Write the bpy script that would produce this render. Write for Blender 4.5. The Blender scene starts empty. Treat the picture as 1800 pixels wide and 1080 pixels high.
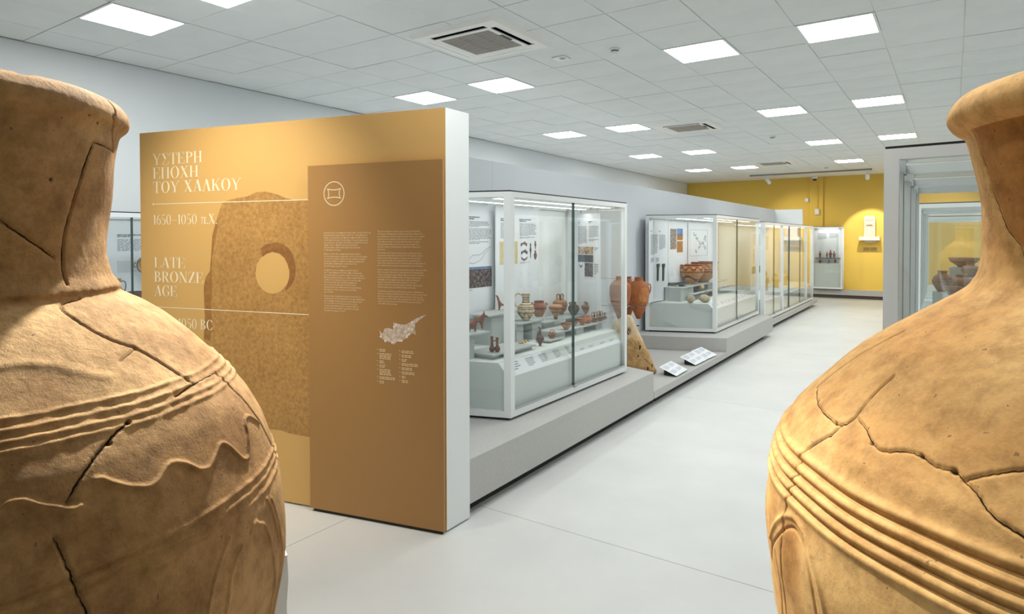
import bpy, math, random
import numpy as np
from mathutils import Vector

rng = random.Random(7)
SC = bpy.context.scene
COL = SC.collection

# ------------------------------------------------------------------ camera
F_PX, YAW, PITCH, ROLL, CY, CX, EYE = 1127.5, 0.602267, 0.01835, -0.00173, 440.1, 900.0, 1.76
_fw = np.array([-math.sin(YAW) * math.cos(PITCH), math.cos(YAW) * math.cos(PITCH), -math.sin(PITCH)])
_r0 = np.array([math.cos(YAW), math.sin(YAW), 0.0])
_u0 = np.cross(_r0, _fw)
_cr, _sr = math.cos(ROLL), math.sin(ROLL)
_rt = _cr * _r0 + _sr * _u0
_up = -_sr * _r0 + _cr * _u0
cam_data = bpy.data.cameras.new('camera')
cam = bpy.data.objects.new('camera', cam_data)
COL.objects.link(cam)
from mathutils import Matrix
cam.matrix_world = Matrix(((_rt[0], _up[0], -_fw[0], 0), (_rt[1], _up[1], -_fw[1], 0), (_rt[2], _up[2], -_fw[2], EYE), (0, 0, 0, 1)))
cam_data.sensor_fit = 'HORIZONTAL'
cam_data.sensor_width = 36.0
cam_data.lens = F_PX / 1800.0 * 36.0
cam_data.shift_y = (CY - 540.0) / 1800.0
cam_data.clip_start = 0.02
cam_data.clip_end = 100
SC.camera = cam

# ------------------------------------------------------------------ light and exposure
SC.view_settings.view_transform = 'Standard'
SC.view_settings.look = 'None'
SC.view_settings.gamma = 1.0
SC.view_settings.use_curve_mapping = False
SC.view_settings.exposure = 0.0
SC.cycles.transparent_max_bounces = 32
SC.cycles.max_bounces = 10
SC.cycles.sample_clamp_indirect = 6.0
SC.cycles.caustics_reflective = False
SC.cycles.caustics_refractive = False
world = bpy.data.worlds.new('world')
SC.world = world
world.use_nodes = True
world.node_tree.nodes['Background'].inputs[0].default_value = (0.8, 0.9, 1.0, 1)
world.node_tree.nodes['Background'].inputs[1].default_value = 0.05

PANEL_EMIT = 24.0       # ceiling LED panels
STRIP_EMIT = 11.0       # LED strips inside the showcases


def spot(name, loc, target, power, angle, color, radius=0.03, blend=0.25):
    d = bpy.data.lights.new(name, 'SPOT')
    d.energy = power
    d.color = color
    d.spot_size = math.radians(angle)
    d.spot_blend = blend
    d.shadow_soft_size = radius
    o = bpy.data.objects.new(name, d)
    COL.objects.link(o)
    o.location = loc
    o.rotation_euler = (Vector(target) - Vector(loc)).to_track_quat('-Z', 'Y').to_euler()
    return o


WARM = (1.0, 0.99, 0.95)
spot('spot_left_jar', (-2.00, 1.70, 3.5), (-1.05, 0.42, 1.40), 800, 46, WARM, 0.06)
spot('spot_right_jar', (-0.40, -0.10, 3.5), (0.15, 1.0, 1.55), 45, 46, WARM, 0.035)
spot('spot_right_jar_back', (-0.55, 1.7, 3.5), (0.06, 1.16, 1.62), 150, 44, WARM, 0.035)
spot('spot_partition', (-3.45, 1.0, 3.5), (-3.98, 2.5, 1.55), 290, 68, (1.0, 0.94, 0.78), 0.05, 1.0)
spot('spot_stele', (-1.882, 19.36, 3.286), (-1.97, 21.0, 1.72), 205, 44, (1.0, 1.0, 0.95), 0.02, 0.35)
spot('spot_wall_left', (-4.30, 19.345, 3.29), (-3.6, 21.0, 1.4), 60, 95, (1.0, 0.9, 0.72), 0.03, 0.8)
spot('added_wash_right_a', (0.4, 19.25, 3.36), (-0.6, 21.0, 1.3), 80, 95, (1.0, 0.9, 0.72), 0.03, 0.8)  # unseen lamp without fitting, added to brighten the yellow wall
spot('added_wash_right_b', (2.6, 19.25, 3.36), (2.2, 21.0, 1.3), 100, 95, (1.0, 0.9, 0.72), 0.03, 0.8)  # second added lamp out of view, lifting the same wall


# ------------------------------------------------------------------ pixel to place (photograph frame 1800x1080)
def ray(x, y):
    return _fw + _rt * (x - CX) / F_PX - _up * (y - CY) / F_PX


def at(x, y, X=None, Y=None, z=None):
    d = ray(x, y)
    if z is not None:
        t = (z - EYE) / d[2]
    elif X is not None:
        t = X / d[0]
    else:
        t = Y / d[1]
    r = d * t
    return np.array([r[0], r[1], r[2] + EYE])


def onplane(x, y, p0, ang):
    d = ray(x, y)
    a = math.radians(ang)
    n = np.array([-math.sin(a), math.cos(a)])
    t = (n @ np.array(p0[:2])) / (n @ d[:2])
    r = d * t
    return np.array([r[0], r[1], r[2] + EYE])


def proj(p):
    q = np.array([p[0], p[1], p[2] - EYE])
    dz = q @ _fw
    return CX + F_PX * (q @ _rt) / dz, CY - F_PX * (q @ _up) / dz, dz


def mpp(p):
    return proj(p)[2] / F_PX


# ------------------------------------------------------------------ materials
def srgb(r, g, b):
    def c(v):
        v /= 255.0
        return v / 12.92 if v <= 0.04045 else ((v + 0.055) / 1.055) ** 2.4
    return (c(r), c(g), c(b), 1.0)


_mats = {}


def new_mat(name):
    m = bpy.data.materials.new(name)
    m.use_nodes = True
    return m, m.node_tree.nodes, m.node_tree.links


def mat(name, col, rough=0.5, metal=0.0, col2=None, nscale=6.0, bump=0.0, bscale=120.0, spec=0.5, stretch=None, detail=5.0, contrast=None):
    if name in _mats:
        return _mats[name]
    m, N, L = new_mat(name)
    b = N['Principled BSDF']
    b.inputs['Roughness'].default_value = rough
    b.inputs['Metallic'].default_value = metal
    b.inputs['Specular IOR Level'].default_value = spec
    b.inputs['Base Color'].default_value = col
    if col2 or bump:
        tc = N.new('ShaderNodeTexCoord')
        vec = tc.outputs['Object']
        if stretch:
            mp = N.new('ShaderNodeMapping')
            mp.inputs['Scale'].default_value = stretch
            L.new(vec, mp.inputs['Vector'])
            vec = mp.outputs[0]
    if col2:
        n = N.new('ShaderNodeTexNoise')
        n.inputs['Scale'].default_value = nscale
        n.inputs['Detail'].default_value = detail
        n.inputs['Roughness'].default_value = 0.6
        L.new(vec, n.inputs['Vector'])
        r = N.new('ShaderNodeValToRGB')
        lo, hi = contrast or (0.35, 0.65)
        r.color_ramp.elements[0].position = lo
        r.color_ramp.elements[1].position = hi
        r.color_ramp.elements[0].color = col
        r.color_ramp.elements[1].color = col2
        L.new(n.outputs['Fac'], r.inputs[0])
        L.new(r.outputs[0], b.inputs['Base Color'])
    if bump:
        n2 = N.new('ShaderNodeTexNoise')
        n2.inputs['Scale'].default_value = bscale
        n2.inputs['Detail'].default_value = 6
        L.new(vec, n2.inputs['Vector'])
        bp = N.new('ShaderNodeBump')
        bp.inputs['Strength'].default_value = bump
        bp.inputs['Distance'].default_value = 0.004
        L.new(n2.outputs['Fac'], bp.inputs['Height'])
        L.new(bp.outputs[0], b.inputs['Normal'])
    _mats[name] = m
    return m


def emit(name, col, strength):
    if name in _mats:
        return _mats[name]
    m, N, L = new_mat(name)
    N.remove(N['Principled BSDF'])
    e = N.new('ShaderNodeEmission')
    e.inputs[0].default_value = col
    e.inputs[1].default_value = strength
    L.new(e.outputs[0], N['Material Output'].inputs[0])
    _mats[name] = m
    return m


def glass_mat():
    if 'showcase_glass' in _mats:
        return _mats['showcase_glass']
    m, N, L = new_mat('showcase_glass')
    N.remove(N['Principled BSDF'])
    g = N.new('ShaderNodeNewGeometry')
    dot = N.new('ShaderNodeVectorMath')
    dot.operation = 'DOT_PRODUCT'
    L.new(g.outputs['Normal'], dot.inputs[0])
    L.new(g.outputs['Incoming'], dot.inputs[1])

    def M(op, a, bv):
        n = N.new('ShaderNodeMath')
        n.operation = op
        for i, v in enumerate((a, bv)):
            if v is None:
                continue
            if isinstance(v, (int, float)):
                n.inputs[i].default_value = v
            else:
                L.new(v, n.inputs[i])
        return n.outputs[0]
    c = M('ABSOLUTE', dot.outputs['Value'], None)
    f = M('POWER', M('SUBTRACT', 1.0, c), 5.0)
    f = M('ADD', M('MULTIPLY', f, 0.955), 0.045)
    tr = N.new('ShaderNodeBsdfTransparent')
    tr.inputs[0].default_value = (0.982, 0.992, 0.988, 1)
    gl = N.new('ShaderNodeBsdfGlossy')
    gl.inputs['Roughness'].default_value = 0.0
    gl.inputs[0].default_value = (1, 1, 1, 1)
    mx = N.new('ShaderNodeMixShader')
    L.new(f, mx.inputs[0])
    L.new(tr.outputs[0], mx.inputs[1])
    L.new(gl.outputs[0], mx.inputs[2])
    L.new(mx.outputs[0], N['Material Output'].inputs[0])
    _mats['showcase_glass'] = m
    return m


def painted_clay():
    """clay whose painted bands come with the mesh (colour attribute Col)"""
    if 'painted_clay' in _mats:
        return _mats['painted_clay']
    m, N, L = new_mat('painted_clay')
    b = N['Principled BSDF']
    b.inputs['Roughness'].default_value = 0.6
    a = N.new('ShaderNodeAttribute')
    a.attribute_name = 'Col'
    tc = N.new('ShaderNodeTexCoord')
    n = N.new('ShaderNodeTexNoise')
    n.inputs['Scale'].default_value = 40
    n.inputs['Detail'].default_value = 4
    L.new(tc.outputs['Object'], n.inputs['Vector'])
    r = N.new('ShaderNodeValToRGB')
    r.color_ramp.elements[0].position = 0.3
    r.color_ramp.elements[0].color = (0.62, 0.58, 0.55, 1)
    r.color_ramp.elements[1].position = 0.65
    r.color_ramp.elements[1].color = (1.1, 1.08, 1.05, 1)
    L.new(n.outputs['Fac'], r.inputs[0])
    mx = N.new('ShaderNodeMix')
    mx.data_type = 'RGBA'
    mx.blend_type = 'MULTIPLY'
    mx.inputs[0].default_value = 1.0
    L.new(a.outputs['Color'], mx.inputs[6])
    L.new(r.outputs[0], mx.inputs[7])
    L.new(mx.outputs[2], b.inputs['Base Color'])
    _mats['painted_clay'] = m
    return m


WHITE = mat('white_powder_coat', srgb(232, 236, 236), 0.35)
WHITE_PAINT = mat('white_wall_paint', srgb(232, 236, 237), 0.8, bump=0.04, bscale=300)
OFFWHITE = mat('partition_white', srgb(236, 240, 240), 0.55)
GREYWALL = mat('display_wall_grey', srgb(214, 218, 224), 0.7, bump=0.03, bscale=300)
YELLOW = mat('ochre_wall_paint', srgb(228, 190, 84), 0.75, bump=0.05, bscale=260)
BOARDWHITE = mat('panel_board', srgb(224, 229, 234), 0.55)
DECK = mat('deck_white', srgb(212, 220, 217), 0.6)
RISER = mat('riser_grey', srgb(176, 182, 180), 0.5)
PLINTH = mat('plinth_grey', srgb(192, 191, 187), 0.55, col2=srgb(184, 183, 180), nscale=60, bump=0.03)
PLINTH_TOP = PLINTH
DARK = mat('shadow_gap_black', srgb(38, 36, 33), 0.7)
BLACK = mat('black_gasket', srgb(22, 26, 28), 0.5)
SEAL = mat('glass_edge_green', srgb(58, 82, 78), 0.25)
STEEL = mat('brushed_steel', srgb(190, 192, 192), 0.3, metal=1.0)
INK = mat('grey_ink', srgb(108, 116, 126), 0.7)
INKD = mat('dark_ink', srgb(70, 78, 86), 0.7)
GLASS = glass_mat()
CLAY = painted_clay()
STRIP = emit('led_strip', (1.0, 0.97, 0.9, 1), STRIP_EMIT)


# ------------------------------------------------------------------ mesh helpers
ORIG = {}


class MB:
    def __init__(self, frame=None):
        self.v, self.f, self.c = [], [], []
        self.fr = frame

    def setframe(self, o, ex, ey, ez):
        self.fr = (np.array(o, float), np.array(ex, float), np.array(ey, float), np.array(ez, float))
        return self

    def P(self, p):
        if self.fr is None:
            return (float(p[0]), float(p[1]), float(p[2]))
        o, ex, ey, ez = self.fr
        q = o + ex * p[0] + ey * p[1] + ez * p[2]
        return (float(q[0]), float(q[1]), float(q[2]))

    def add(self, pts, faces, cols=None):
        n = len(self.v)
        self.v += [self.P(p) for p in pts]
        self.f += [tuple(i + n for i in f) for f in faces]
        if cols is not None:
            self.c += list(cols)

    def box(self, x0, y0, z0, x1, y1, z1):
        if x0 > x1: x0, x1 = x1, x0
        if y0 > y1: y0, y1 = y1, y0
        if z0 > z1: z0, z1 = z1, z0
        self.add([(x0, y0, z0), (x1, y0, z0), (x1, y1, z0), (x0, y1, z0), (x0, y0, z1), (x1, y0, z1), (x1, y1, z1), (x0, y1, z1)],
                 [(0, 3, 2, 1), (4, 5, 6, 7), (0, 1, 5, 4), (1, 2, 6, 5), (2, 3, 7, 6), (3, 0, 4, 7)])

    def prism(self, poly, z0, z1):
        a = sum(poly[i][0] * poly[(i + 1) % len(poly)][1] - poly[(i + 1) % len(poly)][0] * poly[i][1] for i in range(len(poly)))
        if a < 0:
            poly = poly[::-1]
        n = len(poly)
        self.add([(p[0], p[1], z0) for p in poly] + [(p[0], p[1], z1) for p in poly],
                 [tuple(range(n))[::-1], tuple(range(n, 2 * n))] + [(i, (i + 1) % n, n + (i + 1) % n, n + i) for i in range(n)])

    def flat(self, poly, z=0.0):
        self.add([(p[0], p[1], z) for p in poly], [tuple(range(len(poly)))])

    def tube(self, pts, r, n=8, cap=True, col=None):
        pts = [np.array(p, float) for p in pts]
        rs = r if isinstance(r, (list, tuple)) else [r] * len(pts)
        rings = []
        prev = None
        for i, p in enumerate(pts):
            d = pts[min(i + 1, len(pts) - 1)] - pts[max(i - 1, 0)]
            d = d / (np.linalg.norm(d) + 1e-12)
            a = prev if prev is not None else (np.array([0, 0, 1.0]) if abs(d[2]) < 0.9 else np.array([1.0, 0, 0]))
            e1 = a - d * (a @ d)
            e1 /= np.linalg.norm(e1) + 1e-12
            prev = e1
            e2 = np.cross(d, e1)
            rings.append([p + rs[i] * (math.cos(2 * math.pi * k / n) * e1 + math.sin(2 * math.pi * k / n) * e2) for k in range(n)])
        vs = [q for rg in rings for q in rg]
        fs = []
        for i in range(len(pts) - 1):
            for k in range(n):
                fs.append((i * n + k, i * n + (k + 1) % n, (i + 1) * n + (k + 1) % n, (i + 1) * n + k))
        if cap:
            fs.append(tuple(range(n))[::-1])
            fs.append(tuple(range((len(pts) - 1) * n, len(pts) * n)))
        self.add(vs, fs, [col] * len(vs) if col is not None else None)

    def lathe(self, prof, n=28, c=(0, 0, 0), colf=None, close=True):
        vs, fs, cs = [], [], []
        for (r, z) in prof:
            for k in range(n):
                a = 2 * math.pi * k / n
                vs.append((c[0] + r * math.cos(a), c[1] + r * math.sin(a), c[2] + z))
                if colf:
                    cs.append(colf(z, a, r))
        for i in range(len(prof) - 1):
            for k in range(n):
                fs.append((i * n + k, i * n + (k + 1) % n, (i + 1) * n + (k + 1) % n, (i + 1) * n + k))
        if close:
            fs.append(tuple(range(n))[::-1])
            fs.append(tuple(range((len(prof) - 1) * n, len(prof) * n)))
        self.add(vs, fs, cs if colf else None)

    def build(self, name, m, parent=None, label=None, smooth=False, at=None):
        me = bpy.data.meshes.new(name)
        o0 = np.array(at if at is not None else (ORIG.get(parent.name, (0, 0, 0)) if parent else (0, 0, 0)), float)
        me.from_pydata([(v[0] - o0[0], v[1] - o0[1], v[2] - o0[2]) for v in self.v], [], self.f)
        if self.c and len(self.c) == len(self.v):
            a = me.color_attributes.new('Col', 'FLOAT_COLOR', 'POINT')
            a.data.foreach_set('color', [x for c in self.c for x in (c[0], c[1], c[2], 1.0)])
        me.materials.append(m)
        if smooth:
            me.polygons.foreach_set('use_smooth', [True] * len(me.polygons))
            if smooth != 'all':
                try:
                    me.set_sharp_from_angle(angle=math.radians(smooth if smooth is not True else 40))
                except Exception:
                    pass
        me.update()
        o = bpy.data.objects.new(name, me)
        COL.objects.link(o)
        if parent:
            o.parent = parent
            ORIG[o.name] = o0 if parent.name in ORIG else (0, 0, 0)
        else:
            o.location = o0
            ORIG[o.name] = o0
        if label:
            o['label'] = label
        return o


def thing(name, label, cat, loc, group=None):
    o = bpy.data.objects.new(name, None)
    o.empty_display_size = 0.1
    COL.objects.link(o)
    o.location = tuple(float(x) for x in loc)
    o['label'] = label
    o['category'] = cat
    if group:
        o['group'] = group
    ORIG[o.name] = np.array(loc, float)
    return o


def tag(o, label, cat, group=None):
    o['label'] = label
    o['category'] = cat
    if group:
        o['group'] = group
    return o


def struct(o):
    o['kind'] = 'structure'
    return o


def box_obj(name, m, b, parent=None, label=None, frame=None):
    k = MB()
    if frame:
        k.setframe(*frame)
    k.box(*b)
    return k.build(name, m, parent, label)


def vframe(p0, p1):
    """upright frame on the line p0-p1 (x along it, y = up, z = outward to the right of the direction)"""
    d = np.array([p1[0] - p0[0], p1[1] - p0[1], 0.0])
    d /= np.linalg.norm(d)
    n = np.array([d[1], -d[0], 0.0])
    return (np.array([p0[0], p0[1], p0[2] if len(p0) > 2 else 0.0]), d, np.array([0, 0, 1.0]), n)


def words(mb, x0, y0, w, h, lines, z=0.0, seed=1, last=0.5, fill=0.42):
    """tiny printed lines: each word a flat dash"""
    r = random.Random(seed)
    p = h / lines
    for i in range(lines):
        y = y0 - i * p
        lim = w * (last if i == lines - 1 else r.uniform(0.86, 1.0))
        x = 0
        while x < lim - 0.02 * w:
            ww = min(r.uniform(0.05, 0.17) * w, lim - x)
            mb.flat([(x0 + x, y - p * fill), (x0 + x + ww, y - p * fill), (x0 + x + ww, y), (x0 + x, y)], z)
            x += ww + 0.022 * w


# ================================================================== SETTING
H = 3.58
GX0, GY0, TS = -0.537, 5.94, 0.6


def wall_x(y):
    return -7.03 - 0.0143 * y


Y_BACK, Y_NEAR, X_RIGHT = 21.0, -4.0, 5.6
# floor: slab bed + big slabs with recessed joints
FLOORMAT = mat('floor_slab', srgb(228, 229, 226), 0.38, col2=srgb(219, 220, 218), nscale=1.6, bump=0.02, bscale=90, spec=0.4, contrast=(0.3, 0.72))
JOINT = mat('floor_joint', srgb(120, 115, 108), 0.8)
fl = MB()
fl.box(-7.6, Y_NEAR - 0.3, -0.12, X_RIGHT + 0.3, Y_BACK + 0.3, -0.006)
floor = struct(fl.build('floor', JOINT))
xs = [-7.55, -6.70, -3.12, 0.46, 4.04, X_RIGHT + 0.25]
ys = [Y_NEAR - 0.25, -3.83, -0.25, 3.333, 6.918, 10.49, 14.07, 17.65, Y_BACK + 0.25]
for i in range(len(xs) - 1):
    for j in range(len(ys) - 1):
        g = 0.002
        k = MB()
        k.box(xs[i] + g, ys[j] + g, -0.02, xs[i + 1] - g, ys[j + 1] - g, 0.0)
        k.build('floor_slab', FLOORMAT, floor)

# walls
k = MB()
k.prism([(wall_x(Y_NEAR), Y_NEAR), (wall_x(Y_BACK), Y_BACK), (wall_x(Y_BACK) - 0.2, Y_BACK), (wall_x(Y_NEAR) - 0.2, Y_NEAR)], 0, H + 0.05)
struct(k.build('wall_left', WHITE_PAINT))
struct(box_obj('wall_back', YELLOW, (-7.6, Y_BACK, 0, X_RIGHT + 0.2, Y_BACK + 0.2, H + 0.05)))
struct(box_obj('wall_right', mat('right_wall_grey', srgb(176, 178, 180), .8), (X_RIGHT, Y_NEAR, 0, X_RIGHT + 0.2, Y_BACK, H + 0.05)))
struct(box_obj('wall_near', WHITE_PAINT, (-7.3, Y_NEAR - 0.2, 0, X_RIGHT + 0.2, Y_NEAR, H + 0.05)))
# pilaster on the back wall
struct(box_obj('trim_1', YELLOW, (-3.56, Y_BACK - 0.06, 0, -3.19, Y_BACK, H)))

# ceiling: slab, tiles, T bars
TILE = mat('ceiling_tile', srgb(236, 238, 236), 0.9, col2=srgb(231, 233, 232), nscale=2.0, bump=0.05, bscale=200)
TBAR = mat('ceiling_bar', srgb(238, 236, 228), 0.5)
ceil = struct(box_obj('ceiling', mat('ceiling_void', srgb(60, 60, 60), 0.9), (-7.6, Y_NEAR - 0.2, H + 0.06, X_RIGHT + 0.2, Y_BACK + 0.2, H + 0.12)))
light_k = (0, 2, 6, 8, -4, -6)
light_rows = (-8, -2, -14)  # filled below
rows_l = [-1.26, 2.34, 5.94, 9.54, 13.14, 16.74]
light_cells = set()
lit_cells = set()
for kk in light_k:
    for yy in rows_l:
        if yy < 0 or (kk < 0 and yy < 3):
            continue
        lit_cells.add((kk, yy))
        light_cells.add((kk, round((yy - GY0) / TS)))
cells = []
for kx in range(-11, 12):
    x1 = GX0 - TS * kx
    x0 = x1 - TS
    for jy in range(-17, 26):
        y0 = GY0 + TS * jy
        y1 = y0 + TS
        if y0 >= Y_BACK or y1 <= Y_NEAR or x0 >= X_RIGHT or x1 < wall_x(y0) or (kx, jy) in light_cells:
            continue
        cx0, cx1 = max(x0, wall_x((y0 + y1) / 2) - 0.02), min(x1, X_RIGHT)
        cy0, cy1 = max(y0, Y_NEAR), min(y1, Y_BACK)
        if cx1 - cx0 < 0.05 or cy1 - cy0 < 0.05:
            continue
        px, py, dz = proj(((cx0 + cx1) / 2, (cy0 + cy1) / 2, H))
        vis = dz > 0.2 and -120 < px < 1920 and -80 < py < 500
        cells.append((0 if vis else 1, dz if dz > 0 else 99, cx0, cx1, cy0, cy1))
cells.sort()
rest = MB()
me_tile = None
for i, (nv, dz, x0, x1, y0, y1) in enumerate(cells):
    g = 0.0045
    full = abs(x1 - x0 - TS) < 1e-6 and abs(y1 - y0 - TS) < 1e-6
    dzr = rng.choice([0, 0, 0, 0.001, 0.003, 0.004])
    if i < 290 and not nv:
        if full:
            if me_tile is None:
                t = MB()
                t.box(-TS / 2 + g, -TS / 2 + g, 0, TS / 2 - g, TS / 2 - g, 0.015)
                o = t.build('ceiling_tile', TILE, ceil)
                me_tile = o.data
            else:
                o = bpy.data.objects.new('ceiling_tile', me_tile)
                COL.objects.link(o)
                o.parent = ceil
            o.location = ((x0 + x1) / 2, (y0 + y1) / 2, H + dzr)
        else:
            t = MB()
            t.box(x0 + g, y0 + g, H + dzr, x1 - g, y1 - g, H + 0.015)
            t.build('ceiling_tile', TILE, ceil)
    else:
        rest.box(x0 + g, y0 + g, H + dzr, x1 - g, y1 - g, H + 0.015)
o = rest.build('ceiling_tiles', TILE, ceil)
o['kind'] = 'stuff'
for kx in range(-11, 12):
    x = GX0 - TS * kx
    if wall_x(0) - 0.2 < x < X_RIGHT:
        box_obj('ceiling_bar', TBAR, (x - 0.011, Y_NEAR, H + 0.009, x + 0.011, Y_BACK, H + 0.03), ceil)
for jy in range(-16, 26):
    y = GY0 + TS * jy
    if Y_NEAR < y < Y_BACK:
        box_obj('ceiling_bar', TBAR, (wall_x(y), y - 0.011, H + 0.008, X_RIGHT, y + 0.011, H + 0.03), ceil)
struct(box_obj('trim_2', mat('edge_angle', srgb(150, 150, 148), 0.6), (0, -0.012, -0.004, 25.0, 0.012, 0.012),
               frame=(np.array([wall_x(Y_NEAR), Y_NEAR, H]), np.array([-0.0143, 0.9999, 0]), np.array([0.9999, 0.0143, 0]), np.array([0, 0, 1.0]))))

# LED panels in the ceiling
EM = emit('led_panel', (0.96, 0.985, 0.98, 1), PANEL_EMIT)
ROWN = ['row behind the camera', 'nearest row', 'second row', 'third row', 'fourth row', 'row by the yellow wall']
COLN = {0: 'fourth from the left wall', 2: 'third from the left wall', 6: 'second from the left wall', 8: 'beside the left wall', -4: 'fifth from the left wall', -6: 'sixth from the left wall'}
lf = MB()
for (a, b_, c, d) in ((-0.3, -0.3, 0.3, -0.28), (-0.3, 0.28, 0.3, 0.3), (-0.3, -0.28, -0.28, 0.28), (0.28, -0.28, 0.3, 0.28)):
    lf.box(a, b_, -0.004, c, d, 0.02)
ld = MB()
ld.flat([(-0.28, 0.28), (0.28, 0.28), (0.28, -0.28), (-0.28, -0.28)], 0.002)
mf = md = None
for ri, yy in enumerate(rows_l):
    for kk in light_k:
        if (kk, yy) not in lit_cells:
            continue
        xc, yc = GX0 - TS * kk - TS / 2, yy + TS / 2
        t = thing('ceiling_light', 'square LED ceiling panel, %s, %s' % (ROWN[ri], COLN[kk]), 'ceiling light', (xc, yc, H - 0.002), 'LED panels in the ceiling grid')
        if mf is None:
            fo = lf.build('frame', WHITE)
            do = ld.build('diffuser', EM)
            mf, md = fo.data, do.data
            for q in (fo, do):
                q.parent = t
        else:
            for nm, me in (('frame', mf), ('diffuser', md)):
                q = bpy.data.objects.new(nm, me)
                COL.objects.link(q)
                q.parent = t

# ------------------------------------------------------------------ ceiling fittings
ACW = mat('ac_plastic', srgb(246, 245, 240), 0.45)
ACG = mat('ac_grille', srgb(172, 164, 156), 0.6)


def cassette(x, y, label):
    t = thing('air_conditioner', label, 'air conditioner', (x, y, H), 'ceiling cassette air conditioners')
    fr = (np.array([x, y, H]), np.array([1.0, 0, 0]), np.array([0, 1.0, 0]), np.array([0, 0, 1.0]))
    p = MB().setframe(*fr)
    s, q = 0.475, 0.27
    zt = -0.03
    # bevelled panel with openings: outer ring built from strips around the grille and slots
    out = [(-s, -s), (s, -s), (s, s), (-s, s)]
    inn = [(-s + .03, -s + .03), (s - .03, -s + .03), (s - .03, s - .03), (-s + .03, s - .03)]
    p.add([(a, b_, 0) for a, b_ in out] + [(a, b_, zt) for a, b_ in inn], [(i, (i + 1) % 4, 4 + (i + 1) % 4, 4 + i)[::-1] for i in range(4)])
    e = s - .03
    a0, a1, L_ = 0.312, 0.385, 0.30
    p.box(-e, a1, zt, e, e, zt + .008)
    p.box(-e, -e, zt, e, -a1, zt + .008)
    p.box(-e, -a1, zt, -a1, a1, zt + .008)
    p.box(a1, -a1, zt, e, a1, zt + .008)
    for sx, sy in ((0, 1), (0, -1), (1, 0), (-1, 0)):
        for sg in (-1, 1):
            if sx == 0:
                p.box(sg * L_, sy * a0, zt, sg * a1, sy * a1, zt + .008)
            else:
                p.box(sx * a0, sg * L_, zt, sx * a1, sg * a0, zt + .008)
    for (x0, y0, x1, y1) in ((-a0, q, a0, a0), (-a0, -a0, a0, -q), (-a0, -q, -q, q), (q, -q, a0, q)):
        p.box(x0, y0, zt, x1, y1, zt + .008)
    p.build('panel', ACW, t)
    g = MB().setframe(*fr)
    n = 15
    for i in range(n):
        yy = -q + (i + 0.5) * 2 * q / n
        g.box(-q, yy - .012, zt + .002, q, yy + .012, zt + .01)
    for xx in (-0.09, 0.09):
        g.box(xx - .006, -q, zt - .001, xx + .006, q, zt + .004)
    g.build('intake_grille', ACG, t)
    bk = MB().setframe(*fr)
    bk.box(-e, -e, zt + .03, e, e, zt + .034)
    bk.build('duct_void', BLACK, t)
    for (sx, sy, op) in ((0, -1, 1), (1, 0, 1), (0, 1, 0), (-1, 0, 0)):
        f = MB().setframe(*fr)
        off = .040 if op else 0.0
        ht = .014 if op else .062
        if sx == 0:
            f.box(-L_, sy * (a0 + .004 + off), zt + (.008 if op else 0), L_, sy * (a0 + .004 + off + ht), zt + (.012 if op else .005))
        else:
            f.box(sx * (a0 + .004 + off), -L_, zt + (.008 if op else 0), sx * (a0 + .004 + off + ht), L_, zt + (.012 if op else .005))
        f.build('flap', ACW, t)
    d = MB().setframe(*fr)
    d.box(q - .004, -.10, zt - .004, q + .028, .06, zt + .002)
    d.build('display', BLACK, t)


cassette(-3.575, 4.72, 'square ceiling air conditioner nearest the camera, above the ochre partition')
cassette(-3.575, 10.28, 'ceiling air conditioner halfway down the hall')
cassette(-3.6, 16.4, 'smallest looking ceiling air conditioner, close to the yellow wall')


def detector(x, y, label):
    t = thing('smoke_detector', label, 'smoke detector', (x, y, H), 'smoke detectors on the ceiling')
    b = MB()
    b.lathe([(0.0, 0), (0.05, 0), (0.052, -0.012), (0.045, -0.02), (0.0, -0.02)], 20, (x, y, H), close=False)
    b.build('base', WHITE, t, smooth=True)
    b = MB()
    b.lathe([(0.036, -0.02), (0.036, -0.03), (0.0, -0.03)], 20, (x, y, H), close=False)
    b.build('sensing_slot', BLACK, t)
    b = MB()
    b.lathe([(0.041, -0.03), (0.043, -0.04), (0.03, -0.052), (0.0, -0.054)], 20, (x, y, H), close=False)
    b.build('cap', WHITE, t, smooth=True)


detector(-2.69, 5.66, 'round smoke detector nearest the camera, right of the large air conditioner')
detector(-2.68, 12.14, 'round smoke detector halfway down the ceiling')
detector(-2.70, 18.2, 'round smoke detector close to the yellow wall')
t = thing('ceiling_sensor', 'flat white sensor plate on a ceiling tile beside the large air conditioner', 'sensor', (-3.27, 5.64, H))
k = MB()
k.box(-3.34, 5.57, H - .012, -3.20, 5.71, H)
k.build('plate', ACW, t)
k = MB()
k.box(-3.27, 5.60, H - .018, -3.225, 5.65, H - .012)
k.build('window', mat('sensor_window', srgb(170, 168, 164), 0.4), t)

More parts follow.
